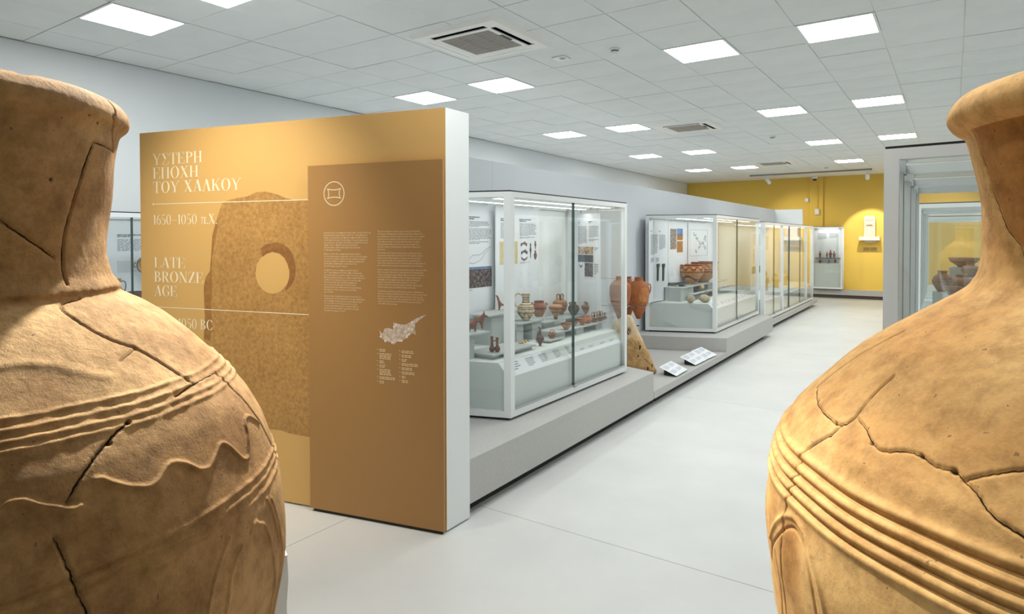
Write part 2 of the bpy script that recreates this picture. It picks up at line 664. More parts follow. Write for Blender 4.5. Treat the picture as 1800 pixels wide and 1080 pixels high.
# track with spot heads by the yellow wall
tk = thing('lighting_track', 'grey ceiling track for spotlights in front of the yellow wall', 'light track', (-3.3, 19.25, H))
TRK = mat('track_grey', srgb(140, 140, 138), 0.4)
k = MB()
k.box(-4.85, 19.22, H - .04, -1.78, 19.28, H)
k.build('rail', TRK, tk)
for xx in (-4.85, -1.79):
    k = MB()
    k.box(xx - .008, 19.215, H - .043, xx + .018, 19.285, H)
    k.build('end_cap', mat('track_cap', srgb(110, 110, 108), 0.5), tk)
for xx, tgt, lb in ((-4.36, (-3.2, 21, 1.4), 'white spotlight on the left half of the track by the yellow wall'), (-1.87, (-1.97, 21.0, 1.8), 'white spotlight at the right end of the track, lighting the stone stele')):
    s = thing('spotlight', lb, 'spotlight', (xx, 19.25, H - .04), 'spotlights on the track')
    k = MB()
    k.box(xx - .13, 19.225, H - .06, xx + .13, 19.275, H - .04)
    k.build('adapter', WHITE, s)
    k = MB()
    k.tube([(xx, 19.25, H - .06), (xx, 19.25, H - .13)], .012, 8)
    k.build('stem', WHITE, s)
    d = np.array(tgt) - np.array([xx, 19.25, H - .2])
    d /= np.linalg.norm(d)
    c0 = np.array([xx, 19.25, H - .2])
    k = MB()
    k.tube([c0 - d * .09, c0 - d * .085, c0 + d * .08], [.03, .05, .05], 16)
    k.build('lamp_head', WHITE, s, smooth=True)
    k = MB()
    k.tube([c0 + d * .08, c0 + d * .10], [.044, .044], 16)
    k.build('bezel', ACG, s)

cm = thing('security_camera', 'small dome security camera at the top of the yellow pilaster', 'camera', (-3.38, Y_BACK - .3, H))
k = MB()
k.lathe([(0.0, 0), (.085, 0), (.085, -.06), (.07, -.075), (0, -.075)], 20, (-3.38, Y_BACK - .30, H), close=False)
k.build('housing', WHITE, cm, smooth=True)
k = MB()
k.lathe([(.062, -.075), (.058, -.10), (.04, -.125), (0, -.135)], 20, (-3.38, Y_BACK - .30, H), close=False)
k.build('dome', mat('smoked_dome', srgb(25, 25, 28), 0.1), cm, smooth=True)

for (x, y, z, w, h_, dpt, lb) in ((-3.635, Y_BACK, 2.90, .10, .12, .05, 'small white box on the yellow wall left of the pilaster'), (-3.345, Y_BACK - .06, 2.54, .12, .17, .06, 'white wall box with a cable on the yellow pilaster')):
    t = thing('wall_box', lb, 'control box', (x, y, z - h_ / 2))
    k = MB()
    k.box(x - w / 2, y - dpt, z - h_ / 2, x + w / 2, y, z + h_ / 2)
    k.build('housing', mat('box_cream', srgb(224, 220, 206), 0.5), t)
    k = MB()
    k.box(x - w / 3.2, y - dpt - .006, z - h_ / 5, x + w / 3.2, y - dpt, z + h_ / 3)
    k.build('cover', WHITE, t)
    if h_ > .15:
        k = MB()
        k.tube([(x + .01, y - .015, z + h_ / 2), (x + .01, y - .015, H)], .012, 6)
        k.build('cable', YELLOW, t)

# ledge along the yellow wall
lg = thing('wall_ledge', 'long low grey ledge at the foot of the yellow wall', 'ledge', (-1.5, Y_BACK - .12, 0))
k = MB()
k.box(-7.2, Y_BACK - .26, .10, X_RIGHT, Y_BACK, .25)
k.build('slab', PLINTH, lg)
k = MB()
k.box(-7.2, Y_BACK - .20, 0, X_RIGHT, Y_BACK, .10)
k.build('kick', mat('brown_kick', srgb(96, 84, 74), 0.7), lg)

# stele on its shelf, with label plate
sh = thing('wall_shelf', 'small pale stone shelf fixed to the yellow wall', 'shelf', (-1.97, Y_BACK, 1.69))
k = MB()
k.box(-2.215, Y_BACK - .30, 1.69, -1.70, Y_BACK, 1.795)
SHELF = mat('pale_shelf', srgb(235, 222, 200), 0.6)
k.build('board', SHELF, sh)
k = MB()
k.box(-2.10, Y_BACK - .02, 1.62, -1.80, Y_BACK, 1.69)
k.build('bracket', SHELF, sh)
st = thing('stone_stele', 'pale carved stone stele standing on the shelf of the yellow wall', 'stele', (-1.96, Y_BACK - .15, 1.795))
STELE = mat('pale_limestone', srgb(232, 214, 186), 0.8, col2=srgb(214, 192, 160), nscale=9, bump=0.2, bscale=60)
k = MB().setframe((-1.96, Y_BACK - .10, 1.795), (1, 0, 0), (0, 0, 1), (0, -1, 0))
k.prism([(-.145, 0), (.145, 0), (.14, .52), (.125, .57), (.06, .60), (-.08, .595), (-.125, .57), (-.14, .53)], 0, .1)
k.build('slab', STELE, st)
k = MB().setframe((-1.96, Y_BACK - .20, 1.795), (1, 0, 0), (0, 0, 1), (0, -1, 0))
for i in range(6):
    a = -.10 + i * .036
    k.prism([(a, .46), (a + .012, .45), (a + .02, .475), (a + .008, .485)], 0, .006)
k.build('inscription', mat('carving_brown', srgb(140, 112, 78), 0.8), st)
k = MB().setframe((-1.96, Y_BACK - .20, 1.795), (1, 0, 0), (0, 0, 1), (0, -1, 0))
for i in range(4):
    k.box(-.09 + .01 * i, .30 + i * .013, 0, .09 - .012 * i, .306 + i * .013, .006)
k.build('relief', mat('carving_brown', srgb(140, 112, 78), 0.8), st)
lp = thing('label_plate', 'small ochre label plate under the stele on the yellow wall', 'label', (-1.955, Y_BACK, 1.37))
k = MB()
k.box(-2.13, Y_BACK - .012, 1.37, -1.78, Y_BACK, 1.49)
k.build('plate', mat('plate_ochre', srgb(190, 155, 80), 0.6), lp)
k = MB().setframe((-2.13, Y_BACK - .0125, 1.37), (1, 0, 0), (0, 0, 1), (0, -1, 0))
words(k, .015, .105, .15, .085, 7, 0, 3)
words(k, .19, .105, .145, .085, 7, 0, 4)
k.build('lettering', mat('plate_ink', srgb(90, 72, 44), 0.7), lp)

# ================================================================== INTRO PARTITION AND BOARD
ANG = 13.1
pd = np.array([math.cos(math.radians(ANG)), math.sin(math.radians(ANG)), 0])
pn = np.array([pd[1], -pd[0], 0])
PR = np.array([-2.478, 2.913, 0.0])
PLEN = 2.508
PL = PR - pd * PLEN
PH = 2.535
OCHRE = mat('partition_ochre', srgb(216, 172, 104), 0.6, bump=0.02, bscale=400)
BROWN = mat('board_brown', srgb(170, 126, 72), 0.55, bump=0.02, bscale=400)
CREAM = mat('cream_print', srgb(248, 232, 200), 0.6)
part = thing('partition', 'tall free-standing ochre partition with white end, printed with a holed stone and large lettering', 'partition', (PR + PL) / 2)
core = MB()
core.prism([(PL[0], PL[1]), (PR[0], PR[1]), (PR[0] - .0025, PR[1] + .224), (PL[0] - .0025, PL[1] + .224)], .012, PH)
core.build('panel_body', OFFWHITE, part)
core = MB()
core.prism([(PL[0] + .04, PL[1] + .04), (PR[0] - .03, PR[1] + .025), (PR[0] - .03, PR[1] + .19), (PL[0] + .04, PL[1] + .19)], 0, .012)
core.build('base_gap', DARK, part)
k = MB().setframe(PL, pd, (0, 0, 1), pn)
k.box(0, .012, 0, PLEN, PH, .004)
k.build('printed_face', OCHRE, part, 'ochre printed face')


def puv(x, y, off=0.0):
    p = onplane(x, y, PR[:2] + pn[:2] * off, ANG)
    return float((p - PL) @ pd), float(p[2])


# --- display lettering (thick stems, hair serifs)
T_, HR = 0.135, 0.034


def rect(x0, y0, x1, y1):
    return [(x0, y0), (x1, y0), (x1, y1), (x0, y1)]


def band(p, q, w):
    """slanted stroke of horizontal width w"""
    return [(p[0] - w / 2, p[1]), (p[0] + w / 2, p[1]), (q[0] + w / 2, q[1]), (q[0] - w / 2, q[1])]


def arc(cx, cy, rx, ry, a0, a1, tx, ty, n=22):
    out = []
    for i in range(n):
        b0, b1 = math.radians(a0 + (a1 - a0) * i / n), math.radians(a0 + (a1 - a0) * (i + 1) / n)
        out.append([(cx + rx * math.cos(b0), cy + ry * math.sin(b0)), (cx + rx * math.cos(b1), cy + ry * math.sin(b1)),
                    (cx + (rx - tx) * math.cos(b1), cy + (ry - ty) * math.sin(b1)), (cx + (rx - tx) * math.cos(b0), cy + (ry - ty) * math.sin(b0))])
    return out


def stem(x, y0=0.0, y1=1.0, s=(1, 1), e=.075):
    o = [rect(x, y0, x + T_, y1)]
    if s[0]: o.append(rect(x - e, y0, x + T_ + e, y0 + HR))
    if s[1]: o.append(rect(x - e, y1 - HR, x + T_ + e, y1))
    return o


def glyph(c):
    if c in 'ΕE':
        return stem(.08, s=(1, 1)) + [rect(.1, 1 - HR, .58, 1), rect(.54, .74, .58, 1), rect(.2, .49, .45, .49 + HR), rect(.42, .40, .455, .62), rect(.1, 0, .62, HR), rect(.58, 0, .62, .28)], .70
    if c in 'ΤT':
        return stem(.27, s=(1, 0)) + [rect(.02, 1 - HR, .66, 1), rect(.02, .72, .055, 1), rect(.625, .72, .66, 1)], .70
    if c in 'ΗH':
        return stem(.08) + stem(.53) + [rect(.2, .48, .55, .48 + HR)], .78
    if c == 'Π':
        return stem(.08) + stem(.53) + [rect(.1, 1 - HR, .66, 1)], .78
    if c in 'ΡP':
        return stem(.08) + arc(.21, .745, .39, .255, -90, 90, .14, HR), .66
    if c == 'Σ':
        return [rect(.05, 1 - HR, .60, 1), rect(.565, .74, .60, 1), band((.13, 1), (.36, .5), .16), band((.36, .5), (.07, 0), .05), rect(.03, 0, .62, HR), rect(.585, 0, .62, .28)], .70
    if c == 'Υ':
        return stem(.30, 0, .46, (1, 0)) + [band((.35, .42), (.17, .86), .13), band((.38, .42), (.61, .88), .05)] + arc(.11, .86, .115, .13, 0, 165, .06, .05) + arc(.68, .87, .085, .12, 15, 180, .045, .04), .78
    if c in 'ΟO0':
        w = .36 if c != '0' else .27
        return arc(w + .03, .5, w, .515, 0, 360, .15 if c != '0' else .12, HR, 36), 2 * w + .10
    if c in 'ΧX':
        return [band((.14, 1), (.58, 0), .17), band((.55, 1), (.10, 0), .05), rect(.0, 1 - HR, .3, 1), rect(.44, 1 - HR, .68, 1), rect(.0, 0, .22, HR), rect(.44, 0, .72, HR)], .76
    if c in 'ΑA':
        return [band((.36, 1), (.10, 0), .045), band((.36, 1), (.60, 0), .16), rect(.17, .33, .52, .33 + HR), rect(0, 0, .22, HR), rect(.46, 0, .74, HR)], .74
    if c == 'Λ':
        return [band((.36, 1), (.10, 0), .045), band((.36, 1), (.60, 0), .16), rect(0, 0, .22, HR), rect(.46, 0, .74, HR)], .76
    if c in 'ΚK':
        return stem(.08) + [band((.58, 1), (.2, .42), .05), band((.33, .6), (.60, 0), .16), rect(.46, 1 - HR, .70, 1), rect(.46, 0, .74, HR)], .76
    if c == 'L':
        return stem(.08) + [rect(.1, 0, .60, HR), rect(.56, 0, .60, .30)], .66
    if c == 'B':
        return stem(.08) + arc(.2, .755, .34, .245, -90, 90, .13, HR) + arc(.2, .265, .40, .265, -90, 90, .14, HR), .68
    if c == 'R':
        return stem(.08) + arc(.21, .745, .37, .255, -90, 90, .13, HR) + [band((.34, .5), (.56, .02), .14), rect(.54, 0, .70, HR)], .72
    if c == 'N':
        return [rect(.1, 0, .135, 1), rect(.02, 0, .22, HR), rect(.0, 1 - HR, .2, 1), band((.14, 1), (.62, 0), .15), rect(.6, 0, .635, 1), rect(.52, 1 - HR, .72, 1)], .78
    if c == 'Z':
        return [rect(.06, 1 - HR, .60, 1), rect(.06, .74, .095, 1), band((.53, 1), (.11, 0), .16), rect(.03, 0, .62, HR), rect(.585, 0, .62, .28)], .68
    if c in 'GC':
        o = arc(.40, .5, .37, .515, 40, 320, .15, HR, 30) + [rect(.64, .66, .675, 1)]
        if c == 'G':
            o += [rect(.56, .05, .68, .44), rect(.48, .44 - HR, .76, .44)]
        else:
            o += [rect(.64, 0.1, .675, .3)]
        return o, .78
    if c == '1':
        return stem(.14, s=(1, 0), e=.09) + [rect(.05, .84, .2, .84 + HR)], .40
    if c == '6':
        return arc(.29, .30, .25, .315, 0, 360, .12, HR, 26) + arc(.42, .35, .38, .66, 100, 185, .12, .05), .58
    if c == '5':
        return [rect(.10, .55, .135, 1), rect(.1, .93, .48, 1.0)] + arc(.24, .30, .28, .31, -130, 130, .13, .04), .58
    if c == '–':
        return [rect(.06, .40, .62, .44)], .68
    if c == 'π':
        return [rect(.02, .62, .62, .69), rect(.14, .0, .20, .66), rect(.40, .06, .52, .66), rect(.4, 0, .58, .07)], .66
    if c == '.':
        return arc(.10, .06, .07, .07, 0, 360, .07, .07, 10), .22
    return [], .36


def lettering(mb, s, u0, u1, vb, vc, z):
    polys, x = [], 0.0
    for ch in s:
        g, w = glyph(ch)
        polys += [[(p[0] + x, p[1]) for p in q] for q in g]
        x += w
    kx, ky = (u1 - u0) / x, (vc - vb)
    for q in polys:
        pp = [(u0 + p[0] * kx, vb + p[1] * ky) for p in q]
        a = sum(pp[i][0] * pp[(i + 1) % len(pp)][1] - pp[(i + 1) % len(pp)][0] * pp[i][1] for i in range(len(pp)))
        mb.flat(pp if a > 0 else pp[::-1], z)


LINES = [('ΥΣΤΕΡΗ', (269.6, 291.2), 357.3, 20.2), ('ΕΠΟΧΗ', (269.8, 315.4), 350.9, 20.4), ('ΤΟΥ ΧΑΛΚΟΥ', (270.2, 340.2), 425.5, 20.4), ('1650–1050 π.Χ.', (270.2, 395.2), 383.5, 17),
         ('LATE', (272.3, 471), 327.5, 19), ('BRONZE', (272.3, 495.8), 359.8, 19), ('AGE', (272.3, 520.4), 313.5, 19), ('1650–1050 BC', (272.3, 574.0), 375.8, 17)]
for s, (x0, yb), x1, cap in LINES:
    u0, vb = puv(x0, yb)
    u1, _ = puv(x1, yb)
    _, vc = puv(x0, yb - cap)
    k = MB().setframe(PL, pd, (0, 0, 1), pn)
    lettering(k, s, u0, u1, vb, vc, .0055)
    k.build('lettering', CREAM, part, 'cream lettering reading ' + s)
for (a, b_) in (((270.4, 358), (560, 352.2)), ((272.3, 538.5), (560, 555.2))):
    u0, v0 = puv(*a)
    u1, v1 = puv(*b_)
    v0 = (v0 + v1) / 2
    k = MB().setframe(PL, pd, (0, 0, 1), pn)
    k.flat(rect(u0, v0 - .0026, u1, v0 + .0026), .0052)
    k.flat([(u0 + .008 * math.cos(i * .785), v0 + .008 * math.sin(i * .785)) for i in range(8)], .0053)
    k.build('rule', CREAM, part)
# --- printed holed stone
SO = [(391, 357.7), (404, 351.3), (419, 348), (433.7, 346), (450.8, 338.5), (467.8, 337), (487, 341.7), (502, 348), (516.8, 351.3), (560, 354), (600, 362), (640, 375), (670, 460), (690, 600), (690, 760), (640, 790),
      (547.8, 769), (509, 762), (495.6, 756.7), (473, 754.4), (440, 752), (395, 735), (365, 690), (357, 640), (359, 594), (361, 560), (360, 534.5), (359, 506.8), (362.4, 487.6), (369.8, 477), (372, 449), (374, 415), (380.5, 389.6), (388, 366)]
so = [puv(*q) for q in SO]
HN = 40
r2 = random.Random(3)
hole = []
for i in range(HN):
    a = 2 * math.pi * i / HN
    w = 1 + r2.uniform(-.015, .015)
    hole.append(puv(480 + 29.8 * w * math.cos(a), 479.5 + 36.8 * w * math.sin(a)))
m_, N, L = new_mat('stone_print')
b = N['Principled BSDF']
b.inputs['Roughness'].default_value = .6
tc = N.new('ShaderNodeTexCoord')
n1 = N.new('ShaderNodeTexNoise'); n1.inputs['Scale'].default_value = 38; n1.inputs['Detail'].default_value = 10; n1.inputs['Roughness'].default_value = .8
n2 = N.new('ShaderNodeTexNoise'); n2.inputs['Scale'].default_value = 3.2; n2.inputs['Detail'].default_value = 3
for n in (n1, n2):
    L.new(tc.outputs['Object'], n.inputs['Vector'])
r1 = N.new('ShaderNodeValToRGB')
r1.color_ramp.elements[0].position = .30; r1.color_ramp.elements[0].color = srgb(146, 103, 52)
r1.color_ramp.elements[1].position = .60; r1.color_ramp.elements[1].color = srgb(200, 153, 88)
L.new(n1.outputs['Fac'], r1.inputs[0])
r3 = N.new('ShaderNodeValToRGB')
r3.color_ramp.elements[0].position = .3; r3.color_ramp.elements[0].color = (.86, .84, .80, 1)
r3.color_ramp.elements[1].position = .6; r3.color_ramp.elements[1].color = (1, 1, 1, 1)
L.new(n2.outputs['Fac'], r3.inputs[0])
mx = N.new('ShaderNodeMix'); mx.data_type = 'RGBA'; mx.blend_type = 'MULTIPLY'; mx.inputs[0].default_value = 1
L.new(r1.outputs[0], mx.inputs[6]); L.new(r3.outputs[0], mx.inputs[7]); L.new(mx.outputs[2], b.inputs['Base Color'])
STONEPRINT = m_


def fan_ring(outer, inner):
    """ring of quads/triangles between an outline and a hole around its centre"""
    c = np.mean(np.array(inner), 0)

    def ang_sorted(p):
        p = [(math.atan2(q[1] - c[1], q[0] - c[0]), q) for q in p]
        return sorted(p)
    # densify outer
    d = []
    for i in range(len(outer)):
        a, b_ = np.array(outer[i]), np.array(outer[(i + 1) % len(outer)])
        for j in range(6):
            d.append(tuple(a + (b_ - a) * j / 6))
    o = ang_sorted(d)
    ins = ang_sorted(inner)
    ia = np.array([q[0] for q in ins])
    quads = []
    n = len(o)
    def inn(a):
        t = np.array([q[0] for q in ins])
        xx = np.interp(a, np.r_[t[-1] - 2 * math.pi, t, t[0] + 2 * math.pi], np.r_[ins[-1][1][0], [q[1][0] for q in ins], ins[0][1][0]])
        yy = np.interp(a, np.r_[t[-1] - 2 * math.pi, t, t[0] + 2 * math.pi], np.r_[ins[-1][1][1], [q[1][1] for q in ins], ins[0][1][1]])
        return (xx, yy)
    for i in range(n):
        a, b_ = o[i], o[(i + 1) % n]
        quads.append([a[1], b_[1], inn(b_[0]), inn(a[0])])
    return quads


k = MB().setframe(PL, pd, (0, 0, 1), pn)
for q in fan_ring(so, hole):
    k.flat(q[::-1] if sum(q[i][0] * q[(i + 1) % 4][1] - q[(i + 1) % 4][0] * q[i][1] for i in range(4)) < 0 else q, .0044)
k.build('stone_print', STONEPRINT, part, 'printed picture of a brown stone with a round hole')
# darker inner wall of the printed hole and its left flank
k = MB().setframe(PL, pd, (0, 0, 1), pn)
outer = [(459, 436.5), (468, 430), (485, 426), (498, 429), (508, 436.5), (516, 448), (520.5, 468), (520, 484), (516, 497), (509, 507), (502, 511.5)]
inn_ = [(462, 452), (470, 446), (480, 443), (492, 446), (501, 454), (506, 464), (509.5, 476), (509.5, 487), (507, 497), (503.5, 505), (502, 511)]
for i in range(len(outer) - 1):
    q = [puv(*outer[i]), puv(*outer[i + 1]), puv(*inn_[i + 1]), puv(*inn_[i])]
    k.flat(q[::-1], .0047)
k.build('hole_print', mat('stone_print_dark', srgb(158, 108, 56), .6, col2=srgb(134, 90, 46), nscale=30), part)
k = MB().setframe(PL, pd, (0, 0, 1), pn)
fo = [(380.5, 389.6), (374, 415), (372, 449), (369.8, 477), (362.4, 487.6), (359, 506.8), (360, 534.5), (361, 560), (359, 594)]
fi = [(384.5, 391), (381, 415), (374, 449), (373, 480), (374, 500), (373, 520), (372, 545), (374, 575), (370, 600)]
for i in range(len(fo) - 1):
    k.flat([puv(*fo[i]), puv(*fo[i + 1]), puv(*fi[i + 1]), puv(*fi[i])], .0047)
k.build('flank_print', mat('stone_flank', srgb(170, 122, 62), .6, col2=srgb(150, 104, 52), nscale=30), part)

# --- brown text board standing off the partition
BR = np.array([-2.468, 2.880, 0.0])
BANG = 13.2
bd = np.array([math.cos(math.radians(BANG)), math.sin(math.radians(BANG)), 0])
bn = np.array([bd[1], -bd[0], 0])
BW = .968
BL = BR - bd * BW
board = thing('text_board', 'brown text board with white columns and an island map, in front of the ochre partition', 'board', (BR + BL) / 2)
k = MB().setframe(BL, bd, (0, 0, 1), bn)
k.box(0, .022, -.012, BW, 2.226, .008)
k.build('board_panel', BROWN, board)
k = MB().setframe(BL, bd, (0, 0, 1), bn)
for u in (.12, BW - .12):
    k.box(u - .02, .022, -.03, u + .02, 2.1, -.012)
k.box(.02, .0, -.026, BW - .02, .022, -.004)
k.build('standoff', DARK, board)


def buv(x, y):
    p = onplane(x, y, BR[:2] + bn[:2] * .009, BANG)
    return float((p - BL) @ bd), float(p[2])


PRINT = mat('board_print', srgb(238, 214, 176), .6)
c0 = buv(587, 340.5)
ru = abs(buv(605.5, 340.5)[0] - c0[0])
rv = abs(buv(587, 318.8)[1] - c0[1])
k = MB().setframe(BL, bd, (0, 0, 1), bn)
for q in arc(c0[0], c0[1], ru, rv, 0, 360, .006, .006, 40):
    k.flat(q, .0088)
hw, hh = ru * .60, rv * .34
top = [(-1.1, 1.15), (-.5, .92), (0, .87), (.5, .92), (1.1, 1.15)]
for sg in (1, -1):
    for i in range(4):
        a, b_ = top[i], top[i + 1]
        q = [(c0[0] + a[0] * hw, c0[1] + sg * a[1] * hh - .003), (c0[0] + b_[0] * hw, c0[1] + sg * b_[1] * hh - .003), (c0[0] + b_[0] * hw, c0[1] + sg * b_[1] * hh + .003), (c0[0] + a[0] * hw, c0[1] + sg * a[1] * hh + .003)]
        k.flat(q, .0088)
for sg in (1, -1):
    side = [(1.0, 1.1), (.86, .5), (.84, 0), (.86, -.5), (1.0, -1.1)]
    for i in range(4):
        a, b_ = side[i], side[i + 1]
        q = [(c0[0] + sg * a[0] * hw - .003, c0[1] + a[1] * hh), (c0[0] + sg * a[0] * hw + .003, c0[1] + a[1] * hh), (c0[0] + sg * b_[0] * hw + .003, c0[1] + b_[1] * hh), (c0[0] + sg * b_[0] * hw - .003, c0[1] + b_[1] * hh)]
        k.flat(q[::-1], .0088)
k.build('emblem', PRINT, board, 'round cream emblem of an ingot shape')

GR = [["Η μεγάλη ζήτηση του κυπριακού χαλκού από τα μεγάλα κράτη της", "Ανατολικής Μεσογείου οδήγησε, κατά την Ύστερη Εποχή του", "Χαλκού, στη δημιουργία των πρώτων κυπριακών πολιτειών με", "σύνθετη πολιτική δομή. Την ίδια εποχή, στη μεγάλη παραγωγή", "του χαλκού και στην ίδρυση νέων πόλεων, εμφανίζονται νέες", "μορφές τέχνης. Υπάρχουν οικισμοί αγροτικοί και", "μεταλλουργικοί, αρκετοί κατά μήκος των ακτών και", "στις παρυφές του όρους."],
      ["Μέχρι τον 14ο αι. π.Χ., η κυπριακή κεραμική εξάγεται", "στις γειτονικές χώρες της περιόδου, μέσω του νησιού, καθώς", "όλες οι κοινές αγορές αυξάνονται και η διακίνηση χαλκού", "και άλλων αγαθών. Στα πλοία της εποχής μεταφέρονται", "αγαθά από την Κύπρο προς ανατολή και δύση", "και αντίστροφα, ως και το Αιγαίο."],
      ["Στο πλαίσιο αυτό του εμπορίου, μεγάλοι οικισμοί", "της Ύστερης Εποχής του Χαλκού, όπως η Έγκωμη και", "άλλοι κατά μήκος των ακτών, αναπτύσσονται με σχέδιο", "πόλεως και δημόσια κτήρια. Τα ταφικά ευρήματα πλούσια", "και πολυτελή αντικείμενα, δείχνουν τη μεγάλη ακμή", "του νησιού, καθώς και τις διεθνείς επαφές του", "με τους λαούς της περιοχής. Στα εργαστήρια", "δημιουργούνται έργα από χαλκό και ελεφαντόδοντο,", "που δείχνουν στενές σχέσεις με την Ανατολή", "και το Αιγαίο."],
      ["Προς το τέλος της περιόδου μεγάλες αναστατώσεις", "σημειώνονται στην Ανατολική Μεσόγειο, που επηρεάζουν", "και την Κύπρο. Πολλοί οικισμοί εγκαταλείπονται κατά", "τον 12ο αι. π.Χ. και νέοι δημιουργούνται, με νέα", "στοιχεία τέχνης που φέρνουν οι άποικοι από τον", "κόσμο του Αιγαίου και που σημαδεύουν την αρχή", "της επόμενης εποχής στο νησί."]]
EN = [["The great demand for Cypriot copper by the powerful states", "of the Eastern Mediterranean during the Late Bronze Age, led to", "the establishment of the first Cypriot polities with a more complex", "political structure. Evidence of this has been noted in the north", "of the island, in order to accommodate the export of copper.", "Metal and luxury finds are found in new cities, though most", "sites also remain, consisting mainly of agricultural villages and", "sanctuaries."],
      ["By the 14th c. BC, Cypriot pottery played a central role in the", "international trade networks of the period. Through the Cypriot", "harbour towns, large quantities of copper were exported and", "imported goods came to the island and were acquired by the", "elites. These exotic goods were consumed by the emerging elites of", "the coastal centres, as a means of gaining their power and status."],
      ["In this context most of Cyprus new Late Bronze Age settlements have", "their necropolis, which seem to have functioned as administrative", "centres, including the towns: Enkomi, Kition and others. Therefore", "monumental official buildings, tombs, and many luxury objects.", "Gradually, the increasingly exotic tombs, with rich offerings,", "attest to the wealth of the island, as well as to the close", "relations of the elite. In their workshops, artisans experimented", "with the metals, ivory, as in Western Asia and the East."],
      ["Towards the end of the Late Bronze Age, a wave of disturbances", "appeared in the Eastern Mediterranean. This movement seems to have", "also had some effect in Cyprus, followed by the arrival of people", "during the end of the 13th to the beginning of the 12th c. BC. This", "period, also known as the end of the Mediterranean world, led", "to the dawn of the next age."]]


def text_mesh(body, size, spacing=1.0):
    cu = bpy.data.curves.new('t', 'FONT')
    cu.body = body
    cu.size = size
    cu.space_line = spacing
    cu.resolution_u = 1
    cu.fill_mode = 'FRONT'
    o = bpy.data.objects.new('t', cu)
    COL.objects.link(o)
    dg = bpy.context.evaluated_depsgraph_get()
    dg.update()
    me = bpy.data.meshes.new_from_object(o.evaluated_get(dg))
    bpy.data.objects.remove(o)
    n = len(me.vertices)
    v = np.zeros(n * 3)
    me.vertices.foreach_get('co', v)
    v = v.reshape(-1, 3)
    f = [tuple(p.vertices) for p in me.polygons]
    bpy.data.meshes.remove(me)
    bpy.data.curves.remove(cu)
    return v, f


for paras, (xa, ya), (xb, yb), nm in ((GR, (569, 407.5), (652, 548), 'Greek'), (EN, (663.5, 405), (750.5, 536), 'English')):
    u0, v0 = buv(xa, ya)
    u1, _ = buv(xb, ya)
    _, v1 = buv(xa, yb)
    nl = sum(len(p) for p in paras) + .62 * (len(paras) - 1)
    pitch = (v0 - v1) / nl
    size = pitch * 0.86
    y = v0
    k = MB().setframe(BL, bd, (0, 0, 1), bn)
    allv, wmax = [], 0
    for p in paras:
        v, f = text_mesh('\n'.join(p), size, pitch / size * 1.0)
        # measure the pitch actually produced
        allv.append((v, f, y, len(p)))
        wmax = max(wmax, v[:, 0].max())
        y -= pitch * (len(p) + .62)
    sx = (u1 - u0) / wmax
    for v, f, yy, n_ in allv:
        top, bot = v[:, 1].max(), v[:, 1].min()
        sy = (pitch * (n_ - .22)) / (top - bot)
        k.add([(u0 + a[0] * sx, yy - pitch * .12 - (top - a[1]) * sy, .0088) for a in v], f)
    k.build('text_column', PRINT, board, 'small cream %s text column' % nm)
# map
MAPO = [(666.5, 580), (672, 588), (676, 578), (684, 577), (691, 580), (691.5, 567), (703, 570.5), (713, 571), (722, 566), (733, 559.5), (750, 553), (740, 561), (730, 569), (729, 578), (731.5, 589), (725, 586), (719, 591), (714, 595), (706, 600), (698, 601), (691, 606.5), (687, 602), (677, 600), (669.5, 594)]
k = MB().setframe(BL, bd, (0, 0, 1), bn)
k.flat([buv(*q) for q in MAPO][::-1], .0086)
m2 = mat('map_relief', srgb(196, 170, 146), .6, col2=srgb(226, 208, 192), nscale=45, contrast=(.4, .6))
k.build('island_map', m2, board, 'pale relief map of an island')
k = MB().setframe(BL, bd, (0, 0, 1), bn)
for (x, y) in ((669, 592), (677, 600), (689, 602.5), (692.5, 574.5), (695.5, 571), (703, 599.5), (706, 599.5), (715, 593), (715.5, 590.5), (719, 588), (712, 583.5), (718, 578.5), (724.5, 579), (724, 566.5)):
    c = buv(x, y)
    k.flat([(c[0] + .0065 * math.cos(i * .628), c[1] + .0065 * math.sin(i * .628)) for i in range(10)], .0090)
_o = k.build('map_dots', mat('dot_cream', srgb(252, 238, 214), .6), board)
_o['kind'] = 'stuff'
k = MB().setframe(BL, bd, (0, 0, 1), bn)
CAP = [[2, 4, 2, 2, 4, 2, 2], [2, 2, 2, 2, 2, 2, 2, 2]]
CW = [[.35, .75, .3, .35, .75, 1.0, .25], [.7, .55, .3, 1.0, .6, .75, .2, .35]]
rr = random.Random(9)
for ci, (xx, ya, yb, xe) in enumerate(((667, 613, 674.5, 693), (706, 616, 673.5, 734.5))):
    u0, v0 = buv(xx, ya)
    u1, _ = buv(xe, ya)
    _, v1 = buv(xx, yb)
    nl = sum(CAP[ci]) + .6 * (len(CAP[ci]) - 1)
    p = (v0 - v1) / nl
    y = v0
    for n_, w in zip(CAP[ci], CW[ci]):
        k.flat(rect(u0 - .016, y - p * .75, u0 - .011, y - p * .25), .0088)
        for j in range(n_):
            x = 0
            while x < (u1 - u0) * w:
                ww = min(rr.uniform(.012, .03), (u1 - u0) * w - x + .004)
                k.flat(rect(u0 + x, y - p * .72, u0 + x + ww, y - p * .25), .0088)
                x += ww + .004
            y -= p
        y -= p * .6
_o = k.build('map_captions', PRINT, board)
_o['kind'] = 'stuff'

# ================================================================== DISPLAY WALL, PLINTHS
WD = math.radians(91.0)
wdir = np.array([math.cos(WD), math.sin(WD)])


def dwx(y):
    return -3.81 - 0.01745 * (y - 5.0)


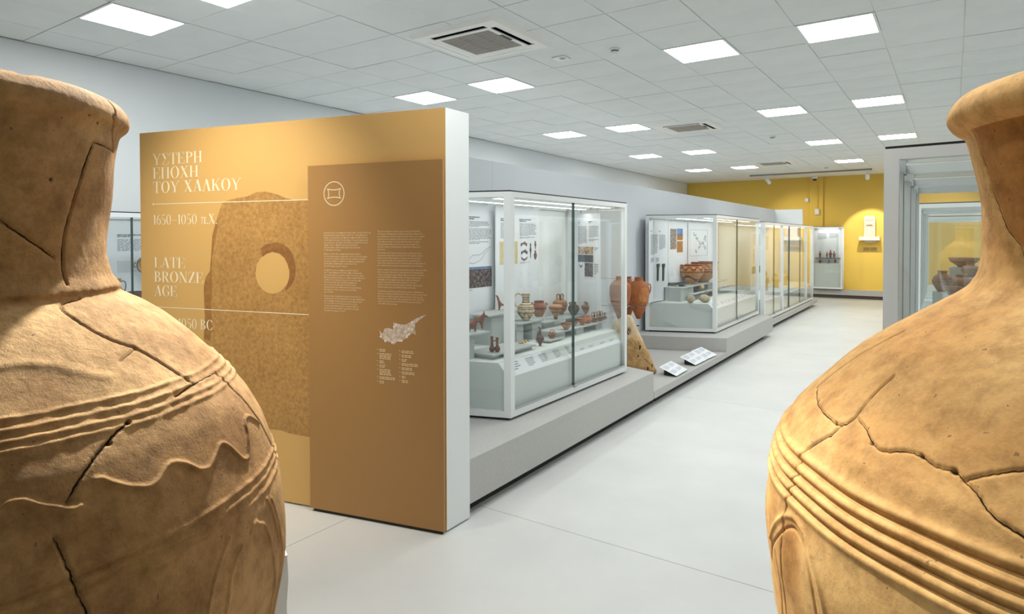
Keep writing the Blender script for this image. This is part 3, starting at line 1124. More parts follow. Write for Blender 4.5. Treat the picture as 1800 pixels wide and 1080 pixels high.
dw = thing('display_wall', 'long low light grey exhibition wall behind the row of showcases', 'wall', (dwx(10), 10, 0))
ye = [2.84, 5.2, 7.6, 10.0, 12.4, 14.8, 16.8, 18.6]
for i in range(len(ye) - 1):
    k = MB()
    a, b_ = ye[i] + .001, ye[i + 1] - .001
    k.prism([(dwx(a), a), (dwx(b_), b_), (dwx(b_) - .1, b_), (dwx(a) - .1, a)], 0, PH)
    k.build('wall_panel', GREYWALL, dw)
k = MB()
k.prism([(dwx(18.6) - .1, 18.602), (-3.35, 18.70), (-3.352, 18.80), (dwx(18.6) - .1, 18.70)], 0, PH)
k.build('return_panel', OFFWHITE, dw, 'white return panel at the far end')


def pfx(y):
    return -2.49 - 0.01745 * (y - 3.155)


def plinth(name, label, poly, z0, z1, kick):
    t = thing(name, label, 'plinth', np.append(np.mean(np.array(poly), 0), 0))
    k = MB()
    k.prism(poly, z0, z1)
    k.build('slab', PLINTH, t)
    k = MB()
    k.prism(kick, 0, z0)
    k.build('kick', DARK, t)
    return t


ZP1, ZP2, ZP3, ZLOW, ZB = .37, .357, .175, .165, .088
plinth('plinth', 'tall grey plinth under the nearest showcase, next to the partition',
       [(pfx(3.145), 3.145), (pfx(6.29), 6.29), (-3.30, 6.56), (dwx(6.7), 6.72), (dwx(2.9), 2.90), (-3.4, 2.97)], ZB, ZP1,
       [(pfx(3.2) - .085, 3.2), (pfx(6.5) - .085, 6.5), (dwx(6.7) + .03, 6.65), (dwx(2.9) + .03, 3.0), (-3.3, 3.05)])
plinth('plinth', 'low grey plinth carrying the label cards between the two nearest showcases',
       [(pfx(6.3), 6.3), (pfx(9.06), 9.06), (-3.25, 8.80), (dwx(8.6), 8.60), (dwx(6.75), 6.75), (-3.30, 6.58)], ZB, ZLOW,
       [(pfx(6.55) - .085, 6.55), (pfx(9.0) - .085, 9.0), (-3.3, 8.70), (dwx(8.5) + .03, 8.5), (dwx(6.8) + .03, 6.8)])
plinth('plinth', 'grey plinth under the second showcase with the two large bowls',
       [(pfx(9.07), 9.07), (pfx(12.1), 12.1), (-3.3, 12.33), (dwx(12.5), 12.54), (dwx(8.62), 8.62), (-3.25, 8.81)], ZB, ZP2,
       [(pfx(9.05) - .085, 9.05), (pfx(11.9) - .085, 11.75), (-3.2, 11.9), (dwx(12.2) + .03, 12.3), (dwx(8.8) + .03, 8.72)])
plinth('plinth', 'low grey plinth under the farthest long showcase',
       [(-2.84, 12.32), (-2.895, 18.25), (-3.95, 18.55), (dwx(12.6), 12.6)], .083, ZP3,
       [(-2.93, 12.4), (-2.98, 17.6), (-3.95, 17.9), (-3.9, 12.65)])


# ================================================================== SHOWCASES
def showcase(label, pts, z0, z1, fronts, post=.055, solid_back=True, deckz=None, lipz=None, chamfer=.08, rail=.048, glassy=(0, 1, 3), strips=True, frontside=0, group='glass showcases', brail=None):
    """pts: front-left, front-right, back-right, back-left (plan). side i runs from pts[i] to pts[i+1]. fronts: split fractions of the front doors"""
    P = [np.array(p, float) for p in pts]
    C = sum(P) / 4
    t = thing('showcase', label, 'showcase', (C[0], C[1], z0), group)
    brail = brail or rail

    def inset(d):
        """polygon moved inwards by d"""
        out = []
        n = 4
        for i in range(n):
            a, b_, c = P[i - 1], P[i], P[(i + 1) % n]
            e1 = (b_ - a) / np.linalg.norm(b_ - a)
            e2 = (c - b_) / np.linalg.norm(c - b_)
            n1 = np.array([-e1[1], e1[0]])
            n2 = np.array([-e2[1], e2[0]])
            if n1 @ (C - b_) < 0: n1 = -n1
            if n2 @ (C - b_) < 0: n2 = -n2
            A = np.array([n1, n2])
            out.append(b_ + np.linalg.solve(A, np.array([d, d])))
        return out
    feet = .022
    k = MB()
    k.prism([tuple(q) for q in inset(.035)], z0, z0 + feet)
    k.build('base_gap', BLACK, t)
    zb, zt = z0 + feet, z1
    # posts
    for i in range(4):
        a, b_, c = P[i - 1], P[i], P[(i + 1) % 4]
        e1 = (a - b_) / np.linalg.norm(a - b_)
        e2 = (c - b_) / np.linalg.norm(c - b_)
        k = MB()
        k.prism([tuple(b_), tuple(b_ + e2 * post), tuple(b_ + e2 * post + e1 * post), tuple(b_ + e1 * post)], zb, zt - .006)
        k.build('post', WHITE, t)
    for i in range(4):
        a, b_ = P[i], P[(i + 1) % 4]
        ln = np.linalg.norm(b_ - a)
        d = (b_ - a) / ln
        nrm = np.array([-d[1], d[0]])
        if nrm @ (C - a) < 0: nrm = -nrm
        fr = (np.array([a[0], a[1], 0]), np.array([d[0], d[1], 0]), np.array([nrm[0], nrm[1], 0]), np.array([0, 0, 1.0]))
        k = MB().setframe(*fr)
        k.box(post, 0, zt - rail, ln - post, .045, zt - .006)
        k.build('top_rail', WHITE, t)
        k = MB().setframe(*fr)
        k.box(post, 0, zb, ln - post, .045, zb + brail)
        k.build('bottom_rail', WHITE, t)
        if i == 2 and solid_back:
            k = MB().setframe(*fr)
            k.box(post, .012, zb + brail, ln - post, .03, zt - rail)
            k.build('back_panel', OFFWHITE, t)
        elif i == frontside and fronts:
            cuts = [post] + [ln * f for f in fronts] + [ln - post]
            for j in range(len(cuts) - 1):
                off = .012 if j % 2 == 0 else .022
                k = MB().setframe(*fr)
                k.box(cuts[j] + .001, off, zb + brail, cuts[j + 1] - .001, off + .008, zt - rail)
                k.build('glass_door', GLASS, t)
            for j in range(1, len(cuts) - 1):
                k = MB().setframe(*fr)
                k.box(cuts[j] - .006, .010, zb + brail, cuts[j] + .006, .032, zt - rail)
                seal = k.build('door_seal', SEAL, t)
                k = MB().setframe(*fr)
                k.box(cuts[j] - .022, -.008, zb + brail - .004, cuts[j] + .022, .012, zb + brail + .022)
                k.build('lock', STEEL, seal)
            k = MB().setframe(*fr)
            k.box(post, .002, zb + brail, ln - post, .010, zb + brail + .022)
            k.build('sill', STEEL, t)
        else:
            k = MB().setframe(*fr)
            k.box(post, .014, zb + brail, ln - post, .022, zt - rail)
            k.build('glass_pane', GLASS, t)
    k = MB()
    k.prism([tuple(q) for q in inset(.012)], zt - .006, zt + .002)
    k.build('glass_roof', GLASS, t)
    o_, i_ = inset(.004), inset(.014)
    k = MB()
    for j in range(4):
        a, b_, c, d_ = o_[j], o_[(j + 1) % 4], i_[(j + 1) % 4], i_[j]
        k.prism([tuple(a), tuple(b_), tuple(c), tuple(d_)], zt - .0055, zt + .004)
    k.build('roof_gasket', BLACK, t)
    if strips:
        a, b_, c, d_ = inset(.05)
        bars = []
        if strips == 'across':
            for f in (.30, .70):
                bars.append((d_ + (a - d_) * f, c + (b_ - c) * f))
        else:
            for f in (.16, .60):
                bars.append((a + (d_ - a) * f, b_ + (c - b_) * f))
        for q0, q1 in bars:
            e = (q1 - q0) / np.linalg.norm(q1 - q0)
            nn = np.array([-e[1], e[0]])
            L_ = float(np.linalg.norm(q1 - q0))
            fr = (np.array([q0[0], q0[1], zt]), np.append(e, 0), np.append(nn, 0), np.array([0, 0, 1.0]))
            k = MB().setframe(*fr)
            k.box(-.03, -.045, -.050, L_ + .03, .045, -.008)
            bar = k.build('light_bar', WHITE, t)
            if strips == 'across':
                continue
            k = MB().setframe(*fr)
            k.add([(.08, -.03, -.0505), (L_ - .08, -.03, -.0505), (L_ - .08, .03, -.0505), (.08, .03, -.0505)], [(0, 3, 2, 1)])
            k.build('light_strip', STRIP, bar)
    if deckz:
        a, b_, c, d_ = inset(.048)
        dn0 = (d_ - a) / np.linalg.norm(d_ - a)
        dn1 = (c - b_) / np.linalg.norm(c - b_)
        k = MB()
        z_ = zb + .02
        vs = []
        for p0, dn, p1 in ((a, dn0, d_), (b_, dn1, c)):
            vs += [(p0[0], p0[1], z_), (p0[0], p0[1], lipz), (p0[0] + dn[0] * chamfer, p0[1] + dn[1] * chamfer, deckz), (p1[0], p1[1], deckz), (p1[0], p1[1], z_)]
        k.add(vs, [(0, 1, 2, 3, 4), (9, 8, 7, 6, 5), (0, 5, 6, 1), (1, 6, 7, 2), (2, 7, 8, 3), (3, 8, 9, 4), (4, 9, 5, 0)])
        k.build('deck', DECK, t)
        # printed labels on the sloping edge
        ex = np.append(b_ - a, 0); ln = np.linalg.norm(ex); ex /= ln
        slope = np.array([dn0[0] * chamfer, dn0[1] * chamfer, deckz - lipz]); sl = np.linalg.norm(slope); slope /= sl
        nr = np.cross(ex, slope)
        if nr[2] < 0: nr = -nr
        k = MB().setframe(np.array([a[0], a[1], lipz]), ex, slope, nr)
        k.box(.01, sl * .04, 0, ln - .01, sl * .96, .0008)
        k.build('label_strip', mat('label_strip_white', srgb(238, 241, 246), .5), t)
        k = MB().setframe(np.array([a[0], a[1], lipz]), ex, slope, nr)
        rr = random.Random(int(abs(a[1]) * 100))
        x = .10
        while x < ln - .2:
            w = rr.uniform(.10, .16)
            words(k, x, sl * .82, w, sl * .55, rr.choice([4, 5, 6]), .0014, rr.randint(0, 999), last=.6)
            x += w + rr.uniform(.05, .12)
        k.build('label_text', INK, t)['kind'] = 'stuff'
        k = MB().setframe(np.array([a[0], a[1], lipz]), ex, slope, nr)
        k.box(ln * .5 - .002, .0, 0, ln * .5 + .002, sl, .0018)
        k.build('deck_joint', INKD, t)
    return t


C1 = [(-2.756, 3.99), (-2.764, 6.11), (-3.72, 6.55), (-3.735, 3.655)]
DZ1 = .80
showcase('large nearest glass showcase full of small jars beside the partition', C1, ZP1, 2.122, [.478], deckz=DZ1, lipz=.685)
C2 = [(-2.849, 9.43), (-2.916, 12.22), (-3.80, 12.50), (-3.80, 9.06)]
DZ2 = .785
showcase('second glass showcase with two large painted bowls', C2, ZP2, 2.105, [.45], deckz=DZ2, lipz=.70)
C3 = [(-2.90, 12.55), (-2.945, 17.9), (-3.90, 18.2), (-3.86, 12.62)]
showcase('farthest long glass showcase in the row, with many doors', C3, ZP3, 2.065, [.165, .445, .68], post=.08, deckz=.62, lipz=.55, rail=.05)
# intermediate posts of the long showcase
for yy in (14.23, 16.99):
    xx = -2.90 - .0084 * (yy - 12.55)
    k = MB()
    k.box(xx - .05, yy - .05, ZP3 + .03, xx - .002, yy + .05, 2.03)
    k.build('post', WHITE, bpy.data.objects['showcase.002'])

# right-hand showcases
R1 = [(-.245, 5.33), (-.23, 2.963), (.85, 2.87), (.85, 5.33)]
for nm, (ya, yb), xs_, lb in (('a', (2.963, 5.35), -.23, 'tall white-framed showcase right behind the right-hand storage jar'),
                              ('b', (8.0, 10.9), -.33, 'white-framed showcase seen through the one behind the right-hand jar'),
                              ('c', (13.0, 15.6), -.44, 'farthest white-framed showcase seen through two others on the right')):
    pts = [(xs_, ya), (xs_ + 1.08, ya - .10), (xs_ + 1.08, yb), (xs_ - .02, yb)]
    rc = showcase(lb, pts, .36, 2.12, None, post=.052, solid_back=False, deckz=.80 if nm == 'a' else (.98 if nm == 'b' else .8), lipz=.74 if nm == 'a' else (.94 if nm == 'b' else .74), rail=.05, glassy=(), strips='across')
    for yy in np.arange(ya + .55, yb - .3, .62):
        k = MB()
        k.box(xs_ + .004, yy, .45, xs_ + .034, yy + .13, 2.07)
        k.build('door_stile', WHITE, rc)
        k = MB()
        k.box(xs_ + .002, yy + .06, .45, xs_ + .036, yy + .066, 2.07)
        k.build('door_seal', SEAL, rc)
    plinth('plinth', {'a': 'grey plinth under the showcase behind the right-hand jar', 'b': 'grey plinth under the middle showcase on the right', 'c': 'grey plinth under the farthest showcase on the right'}[nm],
           [(xs_ - .25, ya - .2), (xs_ + 1.3, ya - .3), (xs_ + 1.3, yb + .2), (xs_ - .25, yb + .2)], ZB, .36,
           [(xs_ - .17, ya - .1), (xs_ + 1.2, ya - .2), (xs_ + 1.2, yb + .1), (xs_ - .17, yb + .1)])

# left-wall showcase (seen between the jar and the partition)
CL = [(-6.35, 1.6), (-6.38, 4.6), (-7.08, 4.6), (-7.04, 1.6)]
showcase('showcase against the left wall, glimpsed between jar neck and partition', CL, .12, 2.012, [.452, .72], deckz=1.0, lipz=.92, strips=False)
plinth('plinth', 'low grey plinth under the showcase on the left wall', [(-6.2, 1.4), (-6.22, 4.8), (-7.08, 4.8), (-7.04, 1.4)], .05, .12, [(-6.26, 1.5), (-6.28, 4.7), (-7.05, 4.7), (-7.0, 1.5)])

# wall case on the yellow wall
CW_ = [(-3.42, 20.62), (-2.622, 20.62), (-2.622, 20.935), (-3.42, 20.935)]
showcase('tall narrow showcase with small red figurines against the yellow wall', CW_, .25, 2.09, None, post=.045, deckz=1.02, lipz=1.0, chamfer=.05, rail=.05)
k = MB()
k.box(-3.36, 20.68, 1.155, -2.70, 20.88, 1.175)
ws = tag(k.build('glass_shelf', mat('dark_shelf', srgb(96, 92, 88), .3), at=(-3.03, 20.78, 1.155)), 'thin dark shelf holding red figurines inside the tall narrow showcase', 'shelf')


# ================================================================== INFO PANELS IN THE CASES
def info_panel(label, p0, p1, z0, z1, items, thick=.012, group=None):
    """board from p0 to p1 (plan, left to right as seen), with printed items"""
    fr = vframe(p0, p1)
    w = math.hypot(p1[0] - p0[0], p1[1] - p0[1])
    t = thing('info_panel', label, 'info panel', ((p0[0] + p1[0]) / 2, (p0[1] + p1[1]) / 2, z0), group or 'hanging information panels')
    k = MB().setframe(*fr)
    k.box(0, z0, -thick, w, z1, 0)
    k.build('board', BOARDWHITE, t)
    h_ = z1 - z0
    k = MB().setframe(*fr)
    for hx in (.15 * w, .85 * w):
        k.box(hx - .004, z1, -thick * .7, hx + .004, z1 + .05, -thick * .3)
    k.build('hanger', STEEL, t)
    tx = MB().setframe(*fr)
    hd = MB().setframe(*fr)
    for it in items:
        kind = it[0]
        x, y = it[1] * w, z1 - it[2] * h_
        ww, hh = it[3] * w, it[4] * h_
        if kind == 'text':
            words(tx, x, y, ww, hh, it[5], .001, int(it[1] * 91 + it[2] * 77))
        elif kind == 'head':
            words(hd, x, y, ww, hh, it[5], .001, int(it[1] * 91 + it[2] * 77 + 5), fill=.6)
        elif kind == 'photo':
            q = MB().setframe(*fr)
            q.box(x, y - hh, 0, x + ww, y, .0015)
            q.build('photo_print', it[5], t, it[6] if len(it) > 6 else None)
        elif kind == 'shape':
            q = MB().setframe(*fr)
            q.prism([(x + a * ww, y - hh + b_ * hh) for a, b_ in it[6]], 0, .0015)
            q.build('figure_print', it[5], t)
        elif kind == 'line':
            q = MB().setframe(*fr)
            for (a, b_), (c, d) in zip(it[6][:-1], it[6][1:]):
                q.tube([(x + a * ww, y - hh + b_ * hh, .001), (x + c * ww, y - hh + d * hh, .001)], .0022, 4)
            q.build('line_print', it[5], t)
    if tx.f: tx.build('text_print', INK, t)
    if hd.f: hd.build('heading_print', INKD, t)
    return t


PH_DARK = mat('photo_dark_town', srgb(24, 24, 30), .4, col2=srgb(150, 122, 116), nscale=34, contrast=(.45, .68))
PH_SKY = mat('photo_sky', srgb(120, 140, 170), .4, col2=srgb(80, 100, 140), nscale=6)
PH_PAPYRUS = mat('photo_papyrus', srgb(214, 200, 158), .5, col2=srgb(196, 180, 130), nscale=20)
PH_BROWN = mat('photo_brown', srgb(150, 100, 60), .4, col2=srgb(200, 150, 95), nscale=24)
PH_DIG = mat('photo_dig', srgb(70, 62, 60), .4, col2=srgb(190, 180, 172), nscale=50, contrast=(.45, .58))
PH_BLUE = mat('photo_blue', srgb(60, 110, 180), .4, col2=srgb(90, 140, 200), nscale=8)
PH_GOLDEN = mat('photo_earth', srgb(190, 130, 60), .4, col2=srgb(120, 74, 36), nscale=30)
PH_SEA = mat('photo_sea', srgb(70, 90, 112), .4, col2=srgb(44, 58, 78), nscale=14)
PH_VASE = mat('photo_vase', srgb(205, 184, 160), .4, col2=srgb(120, 92, 74), nscale=38, contrast=(.42, .6))
PH_GREY = mat('photo_grey', srgb(120, 128, 142), .4, col2=srgb(58, 66, 82), nscale=46, contrast=(.42, .58))
FIGB = mat('figure_brown', srgb(112, 78, 66), .5)
FIGD = mat('figure_dark', srgb(70, 58, 58), .5)
LINEG = mat('drawing_grey', srgb(150, 158, 164), .6)
LINED = mat('drawing_dark', srgb(84, 84, 88), .6)
VASEP = [(.35, 0), (.65, 0), (.85, .3), (.9, .55), (.65, .8), (.72, 1), (.28, 1), (.35, .8), (.1, .55), (.15, .3)]
FIGP = [(.42, 0), (.58, 0), (.62, .35), (.8, .55), (.64, .72), (.64, .8), (.7, .95), (.5, 1), (.3, .95), (.36, .8), (.36, .72), (.2, .55), (.38, .35)]
ANIM = [(.0, .0), (.15, .0), (.3, .35), (.65, .3), (.8, 0), (.95, 0), (1, .5), (.8, .7), (.6, 1.0), (.5, .8), (.3, .65), (.05, .6)]
JAW = [(0, 1), (.1, .4), (.5, 0), (.9, .4), (1, 1), (.85, .75), (.5, .45), (.15, .75)]
CYP = [(0, .25), (.1, .32), (.2, .48), (.35, .52), (.5, .5), (.65, .62), (.8, .82), (1, 1), (.85, .75), (.72, .55), (.66, .4), (.55, .2), (.4, .12), (.25, .02), (.1, .08), (0, .25)]


def pxu(x, y, X):
    return at(x, y, X=X)


# showcase 1: three boards
XB = -3.655
q0, q1 = at(815, 362, X=XB), at(868.5, 360, X=XB)
zt = q1[2] - .01
info_panel('white text panel with island outline and dark town photo, leftmost in the nearest showcase', (XB, q0[1] - .25), (XB, q1[1]), .82, zt,
           [('head', .42, .09, .28, .026, 2), ('text', .42, .125, .50, .045, 5), ('text', .42, .178, .52, .09, 10), ('text', .42, .275, .5, .02, 2),
            ('line', .42, .31, .50, .13, LINEG, CYP), ('photo', .30, .482, .64, .135, PH_DARK, 'dark photo of a town below a hill'), ('photo', .30, .462, .64, .022, PH_SKY), ('text', .42, .63, .2, .01, 1)])
XB2 = -3.60
q0, q1 = at(871.5, 361, X=XB2), at(947, 368, X=XB2)
info_panel('white panel with a papyrus print and small idol pictures, second in the nearest showcase', (XB2, q0[1]), (XB2, q1[1]), .82, q1[2],
           [('head', .10, .09, .30, .026, 2), ('text', .10, .125, .32, .125, 13), ('head', .52, .09, .32, .026, 2), ('text', .53, .125, .42, .105, 11), ('text', .53, .235, .42, .016, 2),
            ('photo', .08, .27, .40, .18, PH_PAPYRUS, 'yellowed papyrus print'), ('shape', .55, .268, .16, .042, FIGB, ANIM), ('shape', .56, .334, .16, .042, FIGD, ANIM), ('shape', .56, .392, .16, .04, FIGB, JAW),
            ('shape', .75, .286, .08, .125, FIGD, FIGP), ('shape', .86, .268, .10, .068, FIGB, FIGP), ('shape', .86, .348, .10, .075, FIGB, VASEP), ('text', .54, .44, .25, .014, 2)], thick=.012)
e0, e1 = np.array(C1[1]), np.array(C1[2])
ed = (e1 - e0) / np.linalg.norm(e1 - e0)
pa = onplane(1055, 380, e0 + np.array([0, -.09]), math.degrees(math.atan2(ed[1], ed[0])))
pb = onplane(1014.5, 370, e0 + np.array([0, -.09]), math.degrees(math.atan2(ed[1], ed[0])))
info_panel('white panel with bowl and sea photos at the far end of the nearest showcase', (pb[0], pb[1]), (pa[0], pa[1]), .84, 2.03,
           [('head', .05, .075, .12, .012, 1), ('head', .5, .07, .2, .022, 2), ('text', .05, .115, .42, .165, 18), ('text', .52, .115, .44, .11, 12), ('text', .52, .235, .44, .025, 2),
            ('photo', .05, .305, .66, .068, PH_VASE, 'photo of a decorated bowl rim'), ('photo', .05, .38, .66, .068, PH_SEA, 'photo of a harbour by the sea'), ('photo', .34, .455, .36, .125, PH_GREY, 'grey photo of a boulder'), ('shape', .1, .462, .15, .045, LINED, JAW), ('text', .76, .31, .18, .03, 3), ('text', .76, .46, .18, .10, 6)])

# showcase 2
XC = -3.70
q0, q1 = at(1141, 388, X=XC), at(1174, 389, X=XC)
info_panel('white text panel with two dark daggers, leftmost in the second showcase', (XC, q0[1]), (XC, q1[1]), .80, q0[2],
           [('head', .08, .12, .10, .02, 1), ('head', .52, .12, .1, .02, 1), ('text', .08, .17, .38, .25, 18), ('text', .52, .17, .36, .19, 14), ('text', .08, .455, .18, .06, 6), ('text', .34, .455, .18, .06, 6)])
q2, q3 = at(1174.6, 390, X=XC - .02), at(1209, 391, X=XC - .02)
info_panel('white panel with three excavation photos, second in the second showcase', (XC - .02, q2[1]), (XC - .02, q3[1]), .80, q2[2],
           [('photo', .10, .09, .30, .27, PH_DIG, 'grey photo of excavated stones'), ('photo', .43, .085, .30, .085, PH_BLUE), ('photo', .43, .165, .30, .075, PH_GOLDEN), ('photo', .43, .255, .30, .15, PH_GOLDEN, 'orange photo of a trench')])
q4, q5 = at(1210.5, 391, X=XC), at(1245.5, 393, X=XC)
DRAW = []
rr = random.Random(11)
for i in range(16):
    x, y = rr.uniform(.1, .8), rr.uniform(.1, .9)
    DRAW.append(('line', x, 1 - y, .22, .16, LINED, [(rr.random(), rr.random()) for _ in range(4)]))
items = [('line', .06, .10, .88, .37, LINEG, [(0, 0), (1, 0), (1, 1), (0, 1), (0, 0)])]
for i in range(9):
    x = .14 + .075 * i + rr.uniform(-.04, .04)
    items.append(('line', x, .13 + .026 * i, .16, .06, LINED, [(rr.random(), rr.random()) for _ in range(5)]))
    items.append(('line', min(.72, x + .1), .40 - .028 * i, .16, .05, LINED, [(rr.random(), rr.random()) for _ in range(5)]))
info_panel('white panel with line drawings of sherds, rightmost in the second showcase', (XC, q4[1]), (XC, q5[1]), .80, q4[2], items)
# daggers mounted on the first board
BRZ = mat('dark_bronze', srgb(34, 48, 48), .45, col2=srgb(48, 66, 62), nscale=40)
for (x, lb) in ((1157, 'dark green bronze dagger, left of the two on the panel'), (1166.5, 'dark green bronze dagger, right of the two on the panel')):
    a, b_ = at(x, 464, X=XC + .012), at(x, 494, X=XC + .012)
    t = thing('dagger', lb, 'dagger', (XC + .012, a[1], b_[2]), 'two bronze daggers on a panel')
    k = MB().setframe((XC + .002, a[1], b_[2]), (0, 1, 0), (0, 0, 1), (1, 0, 0))
    h_ = a[2] - b_[2]
    k.prism([(-.028, .02), (-.02, 0), (.012, 0), (.022, .02), (.036, h_ * .78), (-.026, h_ * .78)], 0, .012)
    k.build('blade', BRZ, t)
    k = MB().setframe((XC + .002, a[1], b_[2]), (0, 1, 0), (0, 0, 1), (1, 0, 0))
    k.prism([(-.022, h_ * .78), (.03, h_ * .78), (.046, h_ * .93), (.036, h_), (-.034, h_), (-.046, h_ * .93)], 0, .02)
    k.build('hilt', BRZ, t)
# showcase 3: dark poster at its near end + drawings
q0, q1 = at(1336.5, 400, X=-3.5), at(1342.5, 400, X=-3.5)
info_panel('dark and white panel at the near end of the farthest showcase', (-3.5, 14.0), (-3.5, 15.25), .65, 1.9,
           [('photo', .05, .60, .8, .12, PH_DARK), ('shape', .1, .3, .12, .25, FIGD, FIGP), ('shape', .4, .3, .12, .25, FIGD, FIGP), ('text', .1, .05, .7, .2, 12)])
info_panel('white panel with text inside the farthest showcase', (-3.80, 15.6), (-3.80, 17.0), .65, 1.9, [('text', .1, .08, .35, .4, 16), ('text', .55, .08, .35, .3, 12), ('shape', .2, .55, .2, .3, FIGB, FIGP)])
# left wall showcase
XLW = -6.95
a, b_ = at(196, 392, X=XLW), at(228, 392, X=XLW)
c = at(246, 392, X=XLW)
info_panel('white panel with a black text block in the left-wall showcase', (XLW, a[1] - .25), (XLW, c[1] + .55), 1.02, 1.93,
           [('head', .28, .135, .25, .035, 2), ('text', .28, .19, .42, .135, 11), ('photo', .28, .43, .24, .13, mat('faint_grey', srgb(204, 210, 216), .6))])
# wall case text
info_panel('white text panel inside the tall narrow showcase', (-3.37, 20.90), (-2.69, 20.90), 1.03, 2.02, [('text', .08, .12, .38, .20, 10), ('text', .53, .12, .36, .16, 8)])


# ================================================================== RISERS
def riser(label, a, b_, depth, z, cols, x0=None, thick=.012):
    """plate whose front edge runs from pixel a to pixel b_ at plane X; cols: list of (f0,f1) blocks under it"""
    X = x0
    A, B = at(*a, X=X), at(*b_, X=X)
    y0, y1 = min(A[1], B[1]), max(A[1], B[1])
    zz = z if z else (A[2] + B[2]) / 2
    base = cols[1]
    t = thing('display_riser', label, 'riser', (X - depth / 2, (y0 + y1) / 2, base), 'pale risers in the showcases')
    k = MB()
    k.box(X - depth, y0, zz - thick, X, y1, zz)
    k.build('top_plate', RISER, t)
    for f0, f1 in cols[0]:
        k = MB()
        k.box(X - depth + .02, y0 + (y1 - y0) * f0, base, X - .03, y0 + (y1 - y0) * f1, zz - thick)
        k.build('support_block', RISER, t)
    return zz, (X - depth, X, y0, y1)


z_r1, _ = riser('pale riser carrying the two animal figures, left in the nearest showcase', (800, 596), (861, 581), .30, None, ([(.05, .62)], DZ1), x0=-3.12)
z_r2, _ = riser('tall pale riser carrying the branched figure behind the corner post', (860, 554), (917, 547.5), .26, None, ([(.15, .85)], DZ1), x0=-3.36)
z_r3, _ = riser('pale riser carrying the white jug and the red jar', (913, 570), (956, 561), .26, None, ([(.0, .26), (.62, 1.0)], DZ1), x0=-3.24)
z_r4, _ = riser('long pale riser carrying the jars in the back row', (957, 567), (1040, 551), .24, None, ([(.05, .25), (.8, .98)], DZ1), x0=-3.33)
z_r5, _ = riser('low pale riser at the front carrying the twin jug', (868, 626.5), (942, 604.5), .28, None, ([(.03, .18), (.45, .97)], DZ1), x0=-2.97)
z_r6, _ = riser('small low riser carrying the round spouted jar', (966, 600), (992, 592), .16, None, ([(.1, .85)], DZ1), x0=-3.02)
z_r7, _ = riser('long low riser carrying the row of bowls', (980, 584), (1074, 563.2), .22, None, ([(.0, .17), (.36, .5), (.74, .86)], DZ1), x0=-3.05)
z_s1, _ = riser('riser carrying the two large painted bowls in the second showcase', (1200, 508), (1280, 490.5), .30, None, ([(.0, .24), (.55, .68)], DZ2), x0=-3.40)
z_s2, _ = riser('low riser with sherds in the second showcase', (1218, 517), (1292, 502.5), .095, None, ([(.50, .64)], DZ2), x0=-3.30)
TMP = 0

# ================================================================== VESSELS
RED, REDD, BUFF, CREAMC, DKB, ORNG, TAN = srgb(150, 82, 52), srgb(98, 52, 40), srgb(192, 150, 106), srgb(214, 196, 160), srgb(58, 44, 40), srgb(190, 112, 62), srgb(176, 132, 92)


def stripes(base, dark, zs, w=.04, wavy=None, below=None):
    def f(t, a, r):
        if below and t < below[0]:
            c = below[1]
        else:
            c = base
        for z in zs:
            if abs(t - z) < w:
                c = dark
        if wavy and abs(t - (wavy[0] + wavy[1] * math.sin(a * wavy[2]))) < wavy[3]:
            c = dark
        return c
    return f


def smooth_prof(prof, n=40):
    p = np.array(prof, float)
    d = np.r_[0, np.cumsum(np.hypot(*np.diff(p, axis=0).T))]
    s = np.linspace(0, d[-1], n)
    # Catmull-Rom like smoothing
    x = np.interp(s, d, p[:, 0]); y = np.interp(s, d, p[:, 1])
    for _ in range(2):
        x[1:-1] = (x[:-2] + 2 * x[1:-1] + x[2:]) / 4
        y[1:-1] = (y[:-2] + 2 * y[1:-1] + y[2:]) / 4
    return list(zip(x, y))


def vessel(name, label, cat, base, h, wid, prof, colf, handles=(), extra=None, group=None, n=32, rows=44, mouth=True):
    """prof: (r in half widths 0..1, z 0..1) from foot to lip; handles: list of (angle, [(r,z)...], thickness)"""
    base = np.array(base, float)
    t = thing(name, label, cat, base, group)
    R = wid / 2
    pr = smooth_prof(prof, rows)
    if mouth:
        rl = pr[-1][0]
        pr = pr + [(rl * .86, pr[-1][1] - .004), (rl * .80, pr[-1][1] - .06), (rl * .6, pr[-1][1] - .12)]
    k = MB()
    k.lathe([(max(r, .001) * R, z * h) for r, z in pr], n, base, colf=(lambda z, a, r: colf(z / h, a, r)))
    k.build('body', CLAY, t, smooth='all')
    for ang_, path, th in handles:
        k = MB()
        c, s = math.cos(ang_), math.sin(ang_)
        pts = [base + np.array([c * r * R, s * r * R, z * h]) for r, z in path]
        # smooth path
        pp = []
        for i in range(len(pts) - 1):
            for j in range(4):
                u = j / 4
                p0, p1, p2, p3 = pts[max(i - 1, 0)], pts[i], pts[i + 1], pts[min(i + 2, len(pts) - 1)]
                pp.append(.5 * ((2 * p1) + (-p0 + p2) * u + (2 * p0 - 5 * p1 + 4 * p2 - p3) * u * u + (-p0 + 3 * p1 - 3 * p2 + p3) * u ** 3))
        pp.append(pts[-1])
        hc = colf(.9, ang_, 1)
        k.tube(pp, th * R, 8, col=hc)
        k.build('handle', CLAY, t, smooth='all')
    if extra:
        for nm, pts, rad, colr in extra:
            k = MB()
            k.tube([base + np.array([p[0] * R, p[1] * R, p[2] * h]) for p in pts], [q * R for q in rad], 10, col=colr)
            k.build(nm, CLAY, t, smooth='all')
    return t


def vpx(cx, yb, yt, w, X):
    """base point, height, width of something whose base centre shows at pixel (cx, yb)"""
    b_ = at(cx, yb, X=X)
    m = mpp(b_)
    return b_, (yb - yt) * m, w * m


def vz(cx, yb, yt, w, z):
    b_ = at(cx, yb, z=z)
    m = mpp(b_)
    return b_, (yb - yt) * m, w * m


